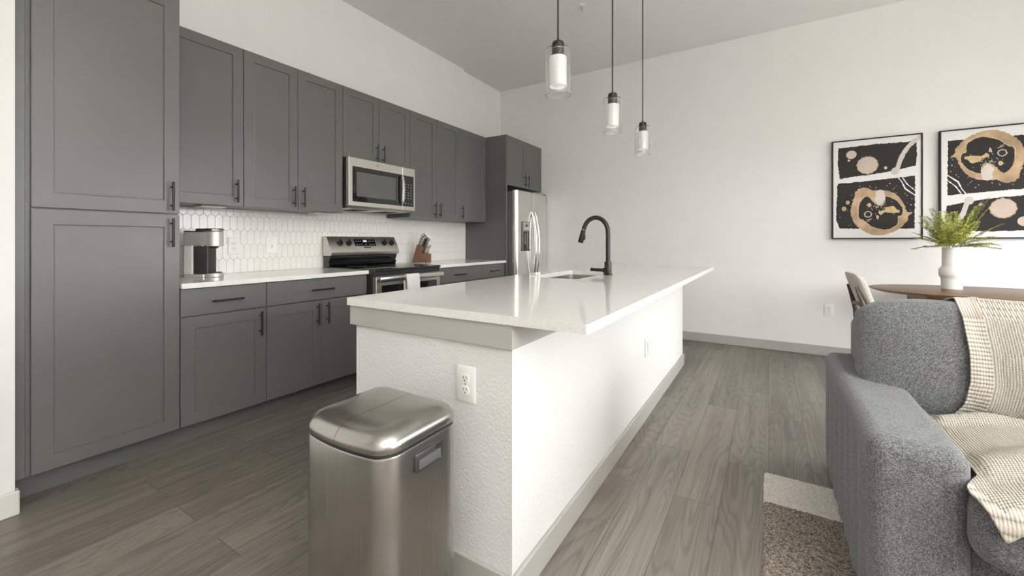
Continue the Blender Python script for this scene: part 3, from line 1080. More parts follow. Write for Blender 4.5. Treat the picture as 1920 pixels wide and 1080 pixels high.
# ================================================================== KNIFE BLOCK  (local: front looks along +x)
kb = thing('knife_block', 'wooden knife block full of steel-handled knives right of the range', 'knife block', (-3.20, 3.30, .9155), R(-75))
kx, ky = -3.20, 3.30
KR = R(-75)
def kblk(poly, ya, yb):
    b = N(); prism(b, [(kx + p, .9155 + q) for p, q in poly], 'y', ky + ya, ky + yb, .002); return b
KA = [(-.10, .006), (.0, .006), (.065, .162), (-.02, .215), (-.10, .03)]
KA = [(-.095, .006), (-.02, .006), (-.02, .20), (-.085, .20)]
# tall leaning slab (leans along y) and lower front box
bm = N(); prism(bm, [(ky - .080, .9215), (ky + .01, .9215), (ky + .060, 1.085), (ky - .02, 1.112)], 'x', kx - .05, kx + .05, .002); kslab = obj('tall_block', bm, 'knife_block_wood', kb)
bm = N(); prism(bm, [(ky + .0105, .9215), (ky + .100, .9215), (ky + .100, 1.015), (ky + .0395, 1.015)], 'x', kx - .05, kx + .05, .002); obj('front_block', bm, 'knife_block_wood', kb)
for px, py in ((kx - .04, ky - .06), (kx + .04, ky - .06), (kx - .04, ky + .085), (kx + .04, ky + .085)):
    bm = N(); lathe(bm, [(0, .9155), (.007, .9155), (.007, .922), (0, .922)], px, py, 12); obj('foot', bm, 'black_plastic', kb)

def knife(name, label, p, d, ln, r, group, mat='knife_steel'):
    q = Vector(p) - Vector((kx, ky, 0))
    q.rotate(Matrix.Rotation(KR, 3, 'Z'))
    t = thing(name, label, 'knife', q + Vector((kx, ky, 0)), KR, group)
    d = Vector(d).normalized(); b = N()
    s = Vector((0, 0, 0)) + d * .001
    sx = Vector((1, 0, 0))
    up = d.cross(sx).normalized()
    loops = []
    for f, hw, ht in ((.0, .55, .7), (.12, .75, .9), (.5, .8, .85), (.8, .85, 1.05), (.95, .85, 1.25), (1., .6, 1.0)):
        c = s + d * (ln * f) - up * (.004 * math.sin(f * 3.1))
        loops.append([c + sx * (r * hw * math.cos(R(a))) + up * (r * ht * 1.25 * math.sin(R(a))) for a in range(0, 360, 30)])
    loft(b, loops)
    obj('handle', b, mat, t, 50, True)
    b = N()
    c0 = -d * .03
    loops = [[c + sx * (.0008 * q) + up * (.006 * e) for q, e in ((-1, -1), (1, -1), (1, 1), (-1, 1))] for c in (c0, s)]
    loft(b, loops)
    obj('blade', b, 'knife_steel', t, 0, True)
    return t
dk = Vector((0, .42, .91))
top = lambda f, gx: Vector((kx + gx, ky - .02 + .080 * f, 1.112 - .027 * f))
big = [(.15, -.032, .125), (.15, 0, .135), (.15, .032, .12), (.5, -.030, .11), (.5, .0, .118), (.52, .032, .105), (.85, -.028, .10), (.85, .004, .108)]
for i, (f, gx, ln) in enumerate(big):
    knife('knife', 'large steel-handled knife in the tall part of the wooden block', top(f, gx) + dk.normalized() * .0005, dk, ln, .0095, 'large knives in the tall part of the block')
knife('kitchen_scissors', 'black-handled kitchen scissors sticking out of the knife block', top(.87, .034) + dk.normalized() * .0005, dk, .085, .011, None, 'black_plastic')['category'] = 'scissors'
for i in range(6):
    knife('steak_knife', 'steak knife with steel handle in the low front row of the block', (kx - .036 + i * .0144, ky + .066, 1.0155), (0, .36, .93), .098, .0068, 'steak knives in the front of the block')

# ================================================================== PENDANTS
def pendant(label, x, y, zb):
    t = thing('pendant_light', label, 'pendant light', (x, y, ZC), 0, 'pendant lights over the island')
    o = zb - ZC     # glass bottom, relative to the ceiling
    b = N(); lathe(b, [(0, -.022), (.05, -.022), (.058, -.016), (.06, -.0005), (0, -.0005)], 0, 0, 32); obj('ceiling_canopy', b, 'black_metal', t, 40, True)
    b = N(); tube(b, [(0, 0, -.02), (0, 0, o + .298)], .0046, 10); obj('cord', b, 'black_metal', t, 60, True)
    b = N(); lathe(b, [(0, o + .302), (.006, o + .302), (.0072, o + .2865), (.020, o + .2855), (.0275, o + .283), (.0315, o + .277), (.0325, o + .269), (.0325, o + .247), (.0305, o + .245), (.0305, o + .237), (.0325, o + .235), (.0325, o + .212), (.0305, o + .211), (.0325, o + .209), (.0325, o + .205), (0, o + .205)], 0, 0, 36); obj('socket_cap', b, 'black_metal', t, 40, True)
    b = N(); lathe(b, [(.034, o + .2045), (.0425, o + .202), (.046, o + .195), (.046, o + .050), (.0445, o + .047), (.042, o + .049), (.042, o + .19), (.034, o + .2)], 0, 0, 40, True)
    lathe(b, [(0, o + .058), (.041, o + .058)], 0, 0, 40)
    obj('inner_shade', b, 'opal_glass', t, 40, True)
    b = N(); lathe(b, [(.0330, o + .2455), (.0330, o + .2425), (.058, o + .2425), (.0622, o + .239), (.0634, o + .232), (.0634, o + .001), (.0647, o), (.066, o + .001), (.066, o + .234), (.0640, o + .242), (.059, o + .2455)], 0, 0, 48, True)
    obj('glass_shade', b, 'clear_glass', t, 40, True)
    return t
pendant('clear glass pendant light nearest the camera, largest of three over the island', -.95, 2.000, 1.920)
pendant('middle clear glass pendant light of three hanging over the island', -.95, 2.902, 1.920)
pendant('farthest clear glass pendant light, nearest the back wall over the island', -.95, 3.738, 1.915)

sp = thing('fire_sprinkler', 'small chrome fire sprinkler head in the ceiling', 'sprinkler', (-1.507, 3.695, ZC))
bm = N(); lathe(bm, [(0, ZC - .0005), (.038, ZC - .0005), (.036, ZC - .006), (.02, ZC - .009), (0, ZC - .009)], -1.507, 3.695, 28); obj('escutcheon', bm, 'white_plastic', sp)
bm = N(); lathe(bm, [(0, ZC - .009), (.009, ZC - .009), (.009, ZC - .028), (.004, ZC - .03), (.004, ZC - .045), (.015, ZC - .047), (.015, ZC - .049), (0, ZC - .049)], -1.507, 3.695, 16); obj('nozzle', bm, 'chrome', sp)

# ================================================================== FRAMED PRINTS
ART = {
'black_top': [(0.076, 0.926), (0.505, 0.935), (0.933, 0.928), (0.942, 0.806), (0.93, 0.698), (0.74, 0.668), (0.505, 0.64), (0.26, 0.627), (0.095, 0.611), (0.07, 0.771)],
'black_bot': [(0.067, 0.565), (0.323, 0.572), (0.671, 0.588), (0.919, 0.6), (0.924, 0.435), (0.916, 0.249), (0.917, 0.099), (0.505, 0.1), (0.098, 0.106), (0.05, 0.192), (0.057, 0.359)],
'outer': [(0.26, 0.418), (0.292, 0.488), (0.384, 0.513), (0.469, 0.48), (0.541, 0.48), (0.648, 0.465), (0.74, 0.416), (0.803, 0.345), (0.837, 0.261), (0.894, 0.254), (0.854, 0.214), (0.843, 0.178), (0.786, 0.121), (0.683, 0.064), (0.541, 0.036), (0.421, 0.055), (0.31, 0.116), (0.248, 0.188), (0.22, 0.277)],
'inner': [(0.316, 0.329), (0.366, 0.403), (0.409, 0.423), (0.445, 0.395), (0.505, 0.339), (0.559, 0.327), (0.607, 0.363), (0.612, 0.413), (0.694, 0.391), (0.758, 0.342), (0.792, 0.294), (0.781, 0.231), (0.74, 0.211), (0.746, 0.169), (0.729, 0.137), (0.648, 0.096), (0.553, 0.097), (0.457, 0.125), (0.372, 0.186), (0.316, 0.214)],
'blobs': [(0.229, 0.85, 0.06, 0.042), (0.201, 0.793, 0.015, 0.011), (0.411, 0.734, 0.111, 0.08), (0.612, 0.694, 0.018, 0.015), (0.187, 0.369, 0.023, 0.02), (0.144, 0.306, 0.028, 0.023), (0.433, 0.336, 0.022, 0.02)],
'arc': [(0.982, 0.967), (0.91, 0.927), (0.849, 0.88), (0.798, 0.816), (0.766, 0.756), (0.74, 0.684), (0.7, 0.634)],
'c1': [(0.74, 0.6), (0.786, 0.545), (0.82, 0.481), (0.922, 0.414)],
'c2': [(0.769, 0.651), (0.792, 0.587), (0.843, 0.521), (0.922, 0.461)],
'patch': [(0.535, 0.274), (0.601, 0.283), (0.612, 0.304), (0.688, 0.323), (0.729, 0.285), (0.763, 0.279), (0.758, 0.253), (0.683, 0.249), (0.612, 0.261), (0.559, 0.231), (0.539, 0.247)],
'tri': [(0.505, 0.237), (0.541, 0.228), (0.529, 0.189), (0.515, 0.205)],
'white': [(0.511, 0.473), (0.589, 0.472), (0.607, 0.395), (0.577, 0.353), (0.535, 0.338), (0.493, 0.383), (0.505, 0.43)],
}
PW, PH = .656, .961

def rough_poly(pts, amp, step, rnd, smooth=False):
    """walk round a polygon in real size, adding a torn edge"""
    q = [(a * PW, b * PH) for a, b in pts]
    out = []
    n = len(q)
    for i in range(n):
        p, r = q[i], q[(i + 1) % n]
        o, s = q[i - 1], q[(i + 2) % n]
        L = math.hypot(r[0] - p[0], r[1] - p[1])
        m = max(1, int(L / step))
        for k in range(m):
            t = k / m
            if smooth:
                def cr(j):
                    return .5 * ((2 * p[j]) + (r[j] - o[j]) * t + (2 * o[j] - 5 * p[j] + 4 * r[j] - s[j]) * t * t + (3 * p[j] - o[j] - 3 * r[j] + s[j]) * t ** 3)
                x, y = cr(0), cr(1)
            else:
                x, y = p[0] + (r[0] - p[0]) * t, p[1] + (r[1] - p[1]) * t
            out.append((x + rnd.uniform(-amp, amp), y + rnd.uniform(-amp, amp)))
    return out

def art(label, x0, z0, flip, seed):
    rnd = random.Random(seed)
    t = thing('framed_print', label, 'picture', (x0 + PW / 2, YB - .001, z0), 0, 'framed abstract prints on the back wall')
    yf = YB - .040
    b = N()
    fw = .011
    box(b, x0, x0 + fw, yf, YB - .001, z0, z0 + PH, .0012); box(b, x0 + PW - fw, x0 + PW, yf, YB - .001, z0, z0 + PH, .0012)
    box(b, x0 + fw, x0 + PW - fw, yf, YB - .001, z0, z0 + fw, .0012); box(b, x0 + fw, x0 + PW - fw, yf, YB - .001, z0 + PH - fw, z0 + PH, .0012)
    obj('frame', b, 'picture_black', t)
    b = N()
    box(b, x0 + fw, x0 + PW - fw, yf + .008, YB - .003, z0 + fw, z0 + PH - fw, 0, 1, 0)
    lay = [yf + .008]
    def P(x, y):
        if flip:
            x, y = PW - x, PH - y
        x = max(fw + .001, min(PW - fw - .001, x)); y = max(fw + .001, min(PH - fw - .001, y))
        return (x0 + x, lay[0], z0 + y)
    def fill(poly, mi):
        lay[0] -= .000015
        vs = [b.verts.new(P(x, y)) for x, y in poly]
        es = [b.edges.new((vs[i], vs[(i + 1) % len(vs)])) for i in range(len(vs))]
        r = bmesh.ops.triangle_fill(b, use_beauty=True, use_dissolve=False, edges=es)
        for g in r['geom']:
            if isinstance(g, bmesh.types.BMFace):
                g.material_index = mi
                g.normal_update()
                if g.normal.y > 0:
                    g.normal_flip()
    def disc(cx, cy, rx, ry, mi, am=.06, n=22):
        ph = rnd.uniform(0, 6)
        fill([(cx + rx * math.cos(2 * math.pi * k / n) * (1 + am * math.sin(k * 1.9 + ph)), cy + ry * math.sin(2 * math.pi * k / n) * (1 + am * math.sin(k * 2.3 + ph))) for k in range(n)], mi)
    def stroke(pts, wd, mi, am=.002):
        q = rough_poly(pts + pts[::-1], 0, .02, rnd)
        path = [(a * PW, c * PH) for a, c in pts]
        L, Rr = [], []
        fine = []
        for i in range(len(path) - 1):
            for k in range(6):
                s = k / 6
                fine.append((path[i][0] * (1 - s) + path[i + 1][0] * s, path[i][1] * (1 - s) + path[i + 1][1] * s))
        fine.append(path[-1])
        for i, p in enumerate(fine):
            a, c = fine[max(0, i - 1)], fine[min(len(fine) - 1, i + 1)]
            dx, dy = c[0] - a[0], c[1] - a[1]
            l = math.hypot(dx, dy) or 1
            h = wd / 2 + rnd.uniform(-am, am)
            L.append((p[0] - dy / l * h, p[1] + dx / l * h)); Rr.append((p[0] + dy / l * h, p[1] - dx / l * h))
        fill(L + Rr[::-1], mi)
    fill(rough_poly(ART['black_top'], .0032, .011, rnd), 1)
    fill(rough_poly(ART['black_bot'], .0036, .011, rnd), 1)
    for k in range(46):
        a, c = rnd.uniform(.09, .90), rnd.uniform(.12, .55)
        disc(a * PW, c * PH, rnd.uniform(.0015, .006), rnd.uniform(.0015, .005), rnd.choice((0, 4, 5, 4)), .2, 9)
    stroke(ART['arc'], .034, 5)
    disc(.715 * PW, .655 * PH, .030, .034, 5, .12)
    stroke(ART['c1'], .009, 0, .002); stroke(ART['c2'], .007, 0, .002)
    fill(rough_poly(ART['outer'], .0045, .008, rnd, True), 2)
    fill(rough_poly([(a + (a - .55) * .045, c + (c - .26) * .045) for a, c in ART['inner']], .0012, .012, rnd, True), 3)
    fill(rough_poly(ART['inner'], .0028, .010, rnd, True), 1)
    fill(rough_poly(ART['white'], .0035, .010, rnd, True), 6)
    fill(rough_poly(ART['patch'], .003, .010, rnd), 3)
    fill(rough_poly(ART['tri'], .002, .008, rnd), 4)
    disc(.418 * PW, .245 * PH, .029, .031, 4, .08); disc(.418 * PW, .245 * PH, .021, .023, 1, .08)
    stroke([(.40, .185), (.46, .20)], .005, 4, .001); stroke([(.39, .165), (.44, .185)], .004, 4, .001)
    for k in range(40):
        a, c = rnd.gauss(.52, .09), rnd.gauss(.31, .035)
        disc(a * PW, c * PH, rnd.uniform(.0012, .0045), rnd.uniform(.0012, .004), rnd.choice((0, 4, 6)), .2, 8)
    for i, (a, c, rx, ry) in enumerate(ART['blobs']):
        if i == 2:
            disc(a * PW, c * PH, rx * PW * 1.10, ry * PH * 1.10, 2, .05, 40); disc(a * PW + .004, (c - .083) * PH, .012, .012, 2, .1)
        disc(a * PW, c * PH, rx * PW, ry * PH, 4 if i in (0, 1, 2) else 3 if i > 3 else 5, .035, 36)
    for k in range(9):
        disc(rnd.uniform(.05, .95) * PW, rnd.choice((.95, .60, .61, .07, .05)) * PH, .004, .003, 5, .2, 9)
    obj('print', b, ['paper_white', 'ink_black', 'ink_tan', 'ink_gold', 'ink_pink', 'ink_gray', 'ink_pale'], t, 0)
    return t
art('framed abstract print with brown ring at its bottom, left of the two', .531, 1.170, False, 3)
art('framed abstract print with brown ring at its top, behind the fern', 1.295, 1.170, True, 3)

# ================================================================== TRASH CAN
tc = thing('trash_can', 'brushed stainless steel trash can with split lid at the near end of the island', 'trash can', (-.975, .84, 0))
TX0, TX1, TY0, TY1, TR = -1.158, -.806, .712, 1.003, .05
def bin_loop(z, ins=0., bow=.022):
    L = []
    P = rrect(TX0 + ins, TX1 - ins, TY0 + ins, TY1 - ins, max(.012, TR - ins * .6), 8)
    # subdivide long sides so they can bow
    out = []
    for i in range(len(P)):
        p, q = P[i], P[(i + 1) % len(P)]
        d = math.hypot(q[0] - p[0], q[1] - p[1])
        m = 10 if d > .08 else 1
        for k in range(m):
            out.append((p[0] + (q[0] - p[0]) * k / m, p[1] + (q[1] - p[1]) * k / m))
    cx = (TX0 + TX1) / 2
    for x, y in out:
        s = max(0, 1 - ((x - cx) / ((TX1 - TX0) / 2)) ** 2)
        if y < (TY0 + TY1) / 2:
            y -= bow * s * min(1, ((TY0 + TY1) / 2 - y) / .14)
        L.append((x, y, z))
    return L
bm = N(); loft(bm, [bin_loop(.012, .006), bin_loop(.016, .001), bin_loop(.02), bin_loop(.594), bin_loop(.599, .0015), bin_loop(.599, .012)]); tb = obj('body', bm, 'steel_bin', tc, 40)
bm = N(); loft(bm, [bin_loop(0, .004), bin_loop(.0118, .004)]); obj('base_ring', bm, 'black_plastic', tc)
bm = N(); loft(bm, [bin_loop(.5992, .004), bin_loop(.608, .004)]); obj('rim_seal', bm, 'black_plastic', tc)
lid0 = [bin_loop(.6085, .0), bin_loop(.617, -.001), bin_loop(.630, .001), bin_loop(.645, .012), bin_loop(.654, .026), bin_loop(.658, .044), bin_loop(.6595, .075)]
bm = N(); loft(bm, lid0)
bmesh.ops.triangulate(bm, faces=[f for f in bm.faces if len(f.verts) > 4])
def half(bm_src, side):
    t = bm_src.copy()
    cx = (TX0 + TX1) / 2 + .0008 * side
    g = t.verts[:] + t.edges[:] + t.faces[:]
    r = bmesh.ops.bisect_plane(t, geom=g, plane_co=(cx, 0, 0), plane_no=(side, 0, 0), clear_inner=True, clear_outer=False)
    ed = [e for e in r['geom_cut'] if isinstance(e, bmesh.types.BMEdge)]
    bmesh.ops.holes_fill(t, edges=[e for e in t.edges if e.is_boundary], sides=0)
    bmesh.ops.recalc_face_normals(t, faces=t.faces[:])
    return t
for s in (-1, 1):
    obj('lid_flap', half(bm, s), 'steel_lid', tc, 50)
bm.free()
bm = N(); box(bm, TX1 - .003, TX1 + .006, .806, .914, .527, .579, .008, 3); hh = obj('grip_handle', bm, 'charcoal_plastic', tc, 40)
bm = N(); box(bm, TX1 + .0058, TX1 + .0085, .815, .905, .534, .560, .004, 2); obj('grip_lip', bm, 'grip_gray', hh)
bm = N(); box(bm, TX1 + .0058, TX1 + .0064, .885, .908, .561, .574); obj('grip_hollow', bm, 'dark_gap', hh)
bm = N(); box(bm, -1.03, -.92, TY0 - .075, TY0 - .012, .012, .026, .005, 2); obj('foot_pedal', bm, 'steel_lid', tc)

# ================================================================== RUG
bm = N()
RXs = [-.02 + .0045 * i for i in range(75)] + [.35, .6, 1., 1.5, 2.0, 2.35]
RYs = [-.2, .3, .8, 1.2, 1.45] + [1.5 + .0045 * i for i in range(201)]
YEnd = RYs[-1]
rows = []
rn = random.Random(5)
for iy, y in enumerate(RYs):
    row = []
    for ix, x in enumerate(RXs):
        ex = min(ix, len(RXs) - 1 - ix); ey = min(iy, len(RYs) - 1 - iy)
        h = .013 + rn.uniform(-.0022, .0022)
        if ex == 0 or ey == 0:
            h = .0008
        elif ex == 1 or ey == 1:
            h = .008
        row.append(bm.verts.new((x + (rn.uniform(-.002, .002) if ix < 76 else 0), y + (rn.uniform(-.002, .002) if iy > 4 else 0), h)))
    rows.append(row)
for i in range(len(rows) - 1):
    for j in range(len(RXs) - 1):
        f = bm.faces.new((rows[i][j], rows[i][j + 1], rows[i + 1][j + 1], rows[i + 1][j]))
        f.material_index = 1 if RYs[i] > 2.125 else 0
tag(obj('area_rug', bm, ['rug_dark', 'rug_cream'], None, 60), 'mottled brown woven rug with a cream border band, under the sofa', 'rug')
ZR = .0165

# ================================================================== SOFA
def soft(cx, cy, cz, hx, hy, hz, n=5., sub=5, puff=0.):
    """a rounded block: cube pushed onto a superellipsoid"""
    t = bmesh.new()
    bmesh.ops.create_cube(t, size=2)
    bmesh.ops.subdivide_edges(t, edges=t.edges[:], cuts=2 ** sub - 1, use_grid_fill=True)
    for v in t.verts:
        p = v.co
        k = (abs(p.x) ** n + abs(p.y) ** n + abs(p.z) ** n) ** (1 / n)
        q = p / k
        v.co = Vector((cx + hx * q.x, cy + hy * q.y, cz + hz * q.z))
    return t

SX0, SX1, SYF, SYB = .245, 2.10, 1.56, 2.672
sofa = thing('sofa', 'grey woven fabric sofa with wide arm and loose back cushion at right', 'sofa', ((SX0 + SX1) / 2, 2.1, ZR))
bm = N(); box(bm, SX0 + .10, SX1 - .10, SYF + .05, SYB - .03, .06, .325, .02, 3); obj('base', bm, 'sofa_fabric', sofa, 50)
bm = N(); box(bm, SX0 + .10, SX1 - .10, SYB - .19, SYB - .004, .10, .78, .04, 4); obj('back_frame', bm, 'sofa_fabric', sofa, 50)
def arm(x0, x1, outer):
    t = bmesh.new()
    bmesh.ops.create_cube(t, size=2)
    bmesh.ops.subdivide_edges(t, edges=t.edges[:], cuts=63, use_grid_fill=True)
    hx, hy, hz = (x1 - x0) / 2, (SYB - SYF) / 2, (.592 - .03) / 2
    cx, cy, cz = (x0 + x1) / 2, (SYB + SYF) / 2, .03 + hz
    rad = .045
    for v in t.verts:
        p = Vector((v.co.x * hx, v.co.y * hy, v.co.z * hz))
        core = Vector((max(-hx + rad, min(hx - rad, p.x)), max(-hy + rad, min(hy - rad, p.y)), max(-hz + .01, min(hz - rad, p.z))))
        dlt = p - core
        if dlt.length > 1e-6:
            p = core + dlt.normalized() * min(rad if p.z > -hz + .02 else dlt.length, max(dlt.length, rad if dlt.length > 0 else 0))
        # soft vertical channels on the outside face
        if p.x * outer > hx - .03 and p.z < hz - .05:
            f = min(1, (hz - .05 - p.z) / .08)
            p.x -= outer * .011 * f * (1 - abs(math.cos((p.y + hy) * math.pi / .15))) ** 1.5
        # the crown droops a little to the front inner corner
        if p.z > 0:
            s = (p.z / hz) ** 2
            p.z -= s * .012 * max(0, -p.y / hy) * max(0, (-outer * p.x / hx + 1) / 2)
        w = noise.noise(Vector((p.x * 6, p.y * 4, p.z * 5)) + Vector((outer * 3, 0, 0)))
        p += Vector((w * .003, w * .003, w * .003))
        v.co = p + Vector((cx, cy, cz))
    return t
obj('arm', arm(.245, .462, -1), 'sofa_fabric', sofa, 60)
obj('arm', arm(SX1 - .217, SX1, 1), 'sofa_fabric', sofa, 60)
for (x0, x1) in ((.455, 1.172), (1.176, 1.885)):
    t = soft((x0 + x1) / 2, 1.945, .415, (x1 - x0) / 2 + .012, .50, .098, 5.5)
    for v in t.verts:
        u = (v.co.x - (x0 + x1) / 2) / ((x1 - x0) / 2); q = (v.co.y - 1.945) / .5
        v.co.z += .010 * (1 - u * u) * (1 - q * q) * (1 if v.co.z > .415 else 0)
        if v.co.y < 1.60 and u < -.8 and x0 < 1:
            v.co.x -= .034 * min(1, (1.60 - v.co.y) / .08)
        w = noise.noise(v.co * 5); v.co += Vector((0, w * .004, w * .005))
    sc_ = obj('seat_cushion', t, 'sofa_fabric', sofa, 60)
    t = soft((x0 + x1) / 2, 0, 0, (x1 - x0) / 2 + .135 if x0 < 1 else (x1 - x0) / 2, .115, .226, 6.5)
    if x0 < 1:
        for v in t.verts:
            v.co.x -= .004
    for v in t.verts:
        u = (v.co.x - (x0 + x1) / 2) / .47; q = v.co.z / .235
        pf = max(0, 1 - abs(u) ** 2.4) * max(0, 1 - abs(q) ** 2.2)
        v.co.y += (-1 if v.co.y < 0 else .4) * .065 * pf
        w = noise.noise(Vector((v.co.x * 5 + 9, v.co.y * 5, v.co.z * 6)))
        v.co += Vector((w * .008, w * .006, w * .008))
        # gathered upper corner
        cr = math.exp(-((v.co.x - ((x0 + x1) / 2 - .47)) ** 2 + (v.co.z - .13) ** 2) / .006)
        v.co.x += .004 * cr * math.sin(v.co.z * 140)
    bmesh.ops.rotate(t, verts=t.verts[:], cent=(0, 0, 0), matrix=Matrix.Rotation(R(-11), 3, 'X'))
    bmesh.ops.translate(t, verts=t.verts[:], vec=(0, 2.275, .684))
    bc_ = obj('back_cushion', t, 'sofa_fabric', sofa, 60)
for fx_, fy_ in ((SX0 + .08, SYF + .09), (SX1 - .08, SYF + .09), (SX0 + .08, SYB - .09), (SX1 - .08, SYB - .09)):
    bm = N(); lathe(bm, [(0, ZR), (.02, ZR), (.026, .045), (0, .045)], fx_, fy_, 16); obj('foot', bm, 'black_plastic', sofa)

# ------------------------------------------------------------------ throw blanket, draped on the sofa by ray casts in the place
bpy.context.view_layer.update()
def tree_of(o):
    return BVHTree.FromPolygons([o.matrix_world @ v.co for v in o.data.vertices], [tuple(p.vertices) for p in o.data.polygons])
cush_seat = tree_of([o for o in sofa.children if o.name.startswith('seat_cushion')][0])
cush_back = tree_of([o for o in sofa.children if o.name.startswith('back_cushion')][0])
def cast(origin, direc, tr=None):
    h = (tr or cush_back).ray_cast(Vector(origin), Vector(direc), 5)
    return None if h[0] is None else (h[0], h[3], h[1])
def lerp(tab, t):
    for i in range(len(tab) - 1):
        if t <= tab[i + 1][0]:
            s = (t - tab[i][0]) / (tab[i + 1][0] - tab[i][0])
            return tab[i][1] * (1 - s) + tab[i + 1][1] * s
    return tab[-1][1]
# back part: columns across x, rows from the rear of the cushion over its top and down the front
left_of_z = [(.47, .530), (.52, .552), (.60, .588), (.70, .603), (.82, .604), (.90, .600), (1.1, .600)]
right_x = 1.10
NU = 80
UVS = {}
def sheet(name, rows, uvrows, mats, parent, mat_fn):
    b = N()
    uvl = b.loops.layers.uv.new('UVMap')
    V = [[b.verts.new(p) for p in r] for r in rows]
    for i in range(len(V) - 1):
        for j in range(len(V[0]) - 1):
            f = b.faces.new((V[i][j], V[i][j + 1], V[i + 1][j + 1], V[i + 1][j]))
            f.material_index = mat_fn(i, j)
            for lp, (a, c) in zip(f.loops, ((i, j), (i, j + 1), (i + 1, j + 1), (i + 1, j))):
                lp[uvl].uv = uvrows[a][c]
    bmesh.ops.recalc_face_normals(b, faces=b.faces[:])
    o = obj(name, b, mats, parent, 180)
    return o
thr = thing('throw_blanket', 'beige knitted throw with ribbed border draped over the sofa back and seat', 'blanket', (.8, 2.0, .52))
rows, uvr = [], []
TH = .009
angs = []
# sweep rays round a point inside the cushion: from behind the top to the front, then down the front face
for k in range(0, 91):
    t = k / 90
    row, uvrow = [], []
    for j in range(NU + 1):
        s = (j / NU) ** 1.5
        zf = .96 - .45 * max(0, (t - .22) / .78)
        xl = lerp(left_of_z, zf)
        x = xl + (right_x - xl) * s
        if t < .22:
            a = R(150 - 120 * t / .22 * .75)
            o = Vector((x, 2.30, .78))
            d = Vector((0, -math.cos(a), math.sin(a)))
            d = Vector((0, math.cos(a) * -1, math.sin(a)))
            st = o + d * 1.0
            h = cast(st, -d)
        else:
            zz = .865 - (.865 - .500) * (t - .22) / .78
            h = cast((x, 1.2, zz), (0, 1, 0))
            if h and (h[0].y > 2.35 or h[0].y < 1.8):
                h = None
        row.append(h)
        uvrow.append((x - xl, t * .75))
    rows.append(row); uvr.append(uvrow)
pr = []
for k, row in enumerate(rows):
    q = []
    for j, h in enumerate(row):
        if h is None:
            q.append(pr[-1][j].copy() + Vector((0, -.004, -.004)) if pr else Vector((.8, 2.3, .95)))
            continue
        p, nrm = h[0], h[2]
        if nrm.y > .3 and p.y < 2.3:
            nrm = -nrm
        rip = .006 * noise.noise(Vector((p.x * 7, p.z * 5, 1))) + .010 * max(0, noise.noise(Vector((p.x * 11 + p.z * 4, p.z * 2.0, 7))))
        rib = .004 * math.exp(-((uvr[k][j][0] - .055) / .012) ** 2)
        q.append(p + nrm * (TH + rip + rib) if nrm.length else p)
    pr.append(q)
bk = sheet('back_drape', pr, uvr, ['knit', 'knit_rib'], thr, lambda i, j: 1 if uvr[i][j][0] < .052 else 0)
md = bk.modifiers.new('solid', 'SOLIDIFY'); md.thickness = .006; md.offset = 1
# seat part: from the crease forward over the seat, its hem hanging over the cushion's front edge
rows, uvr = [], []
NV = 84
hang = [(.0, .004), (.045, .075), (.075, .052), (.2, .060), (.7, .065)]
for j in range(NV + 1):
    v = j / NV
    row, uvrow = [], []
    for i in range(NU + 1):
        s = (i / NU) ** 1.5
        total = .50 + .03 + lerp(hang, s * .66)           # run along the top, then round the front edge
        run = total * v
        xl = .476 - .040 * max(0, min(1, (run - .46) / .06))
        x = xl + (1.10 - xl) * s
        xc = max(x, .490)
        if run < .42:
            y = 2.06 - run
            h = cast((xc, y, 1.2), (0, 0, -1), cush_seat)
            nrm = Vector((0, 0, 1))
        else:
            # step round the cushion nose by rays towards its core
            a = R(90 + (run - .42) / .205 * 90)
            d = Vector((0, math.cos(a), math.sin(a)))
            o = Vector((xc, 1.64, .400))
            h = cast(o + d * .7, -d, cush_seat)
            nrm = d
        p = h[0].copy() if h else Vector((x, 2.06 - run, .51))
        p.x = x
        fold = .024 * max(0, math.sin(run * 20 + x * 12 + 2.2 * noise.noise(Vector((x * 3, run * 3, 2))))) ** 2 + .006 * noise.noise(Vector((x * 9, run * 9, 3)))
        fold *= min(1, .35 + s * 14)
        row.append(p + nrm * (TH + .004 + fold))
        uvrow.append((x, run))
    rows.append(row); uvr.append(uvrow)
st = sheet('seat_drape', rows, uvr, ['knit', 'knit_rib'], thr, lambda i, j: 1 if i > NV - 7 else 0)
md = st.modifiers.new('solid', 'SOLIDIFY'); md.thickness = .006; md.offset = 1

# ================================================================== DINING TABLE, CHAIR, VASE, FERN
ZT = .760
dt = thing('dining_table', 'oval dark walnut dining table by the back wall', 'table', (1.47, 4.61, 0))
def sell(cx, cy, a, b, n=2.25, k=72):
    o = []
    for i in range(k):
        t = 2 * math.pi * i / k
        c, s = math.cos(t), math.sin(t)
        o.append((cx + a * math.copysign(abs(c) ** (2 / n), c), cy + b * math.copysign(abs(s) ** (2 / n), s)))
    return o
bm = N(); loft(bm, [[(x, y, z) for x, y in sell(1.47, 4.61, .74 - i, .505 - i)] for z, i in ((ZT - .026, .055), (ZT - .010, .006), (ZT - .004, 0), (ZT - .001, .002), (ZT, .005))]); obj('tabletop', bm, 'walnut', dt, 50)
bm = N(); prism(bm, rrect(1.02, 1.92, 4.33, 4.89, .02), 'z', ZT - .095, ZT - .0265, .002); obj('apron', bm, 'walnut', dt)
for lx, ly, sx_, sy_ in ((1.05, 4.36, -.06, -.04), (1.89, 4.36, .06, -.04), (1.05, 4.86, -.06, .04), (1.89, 4.86, .06, .04)):
    bm = N(); tube(bm, [(lx, ly, ZT - .03), (lx + sx_ * .3, ly + sy_ * .3, ZT - .25), (lx + sx_, ly + sy_, .0005)], [.026, .024, .014], 16); obj('leg', bm, 'walnut', dt, 60)

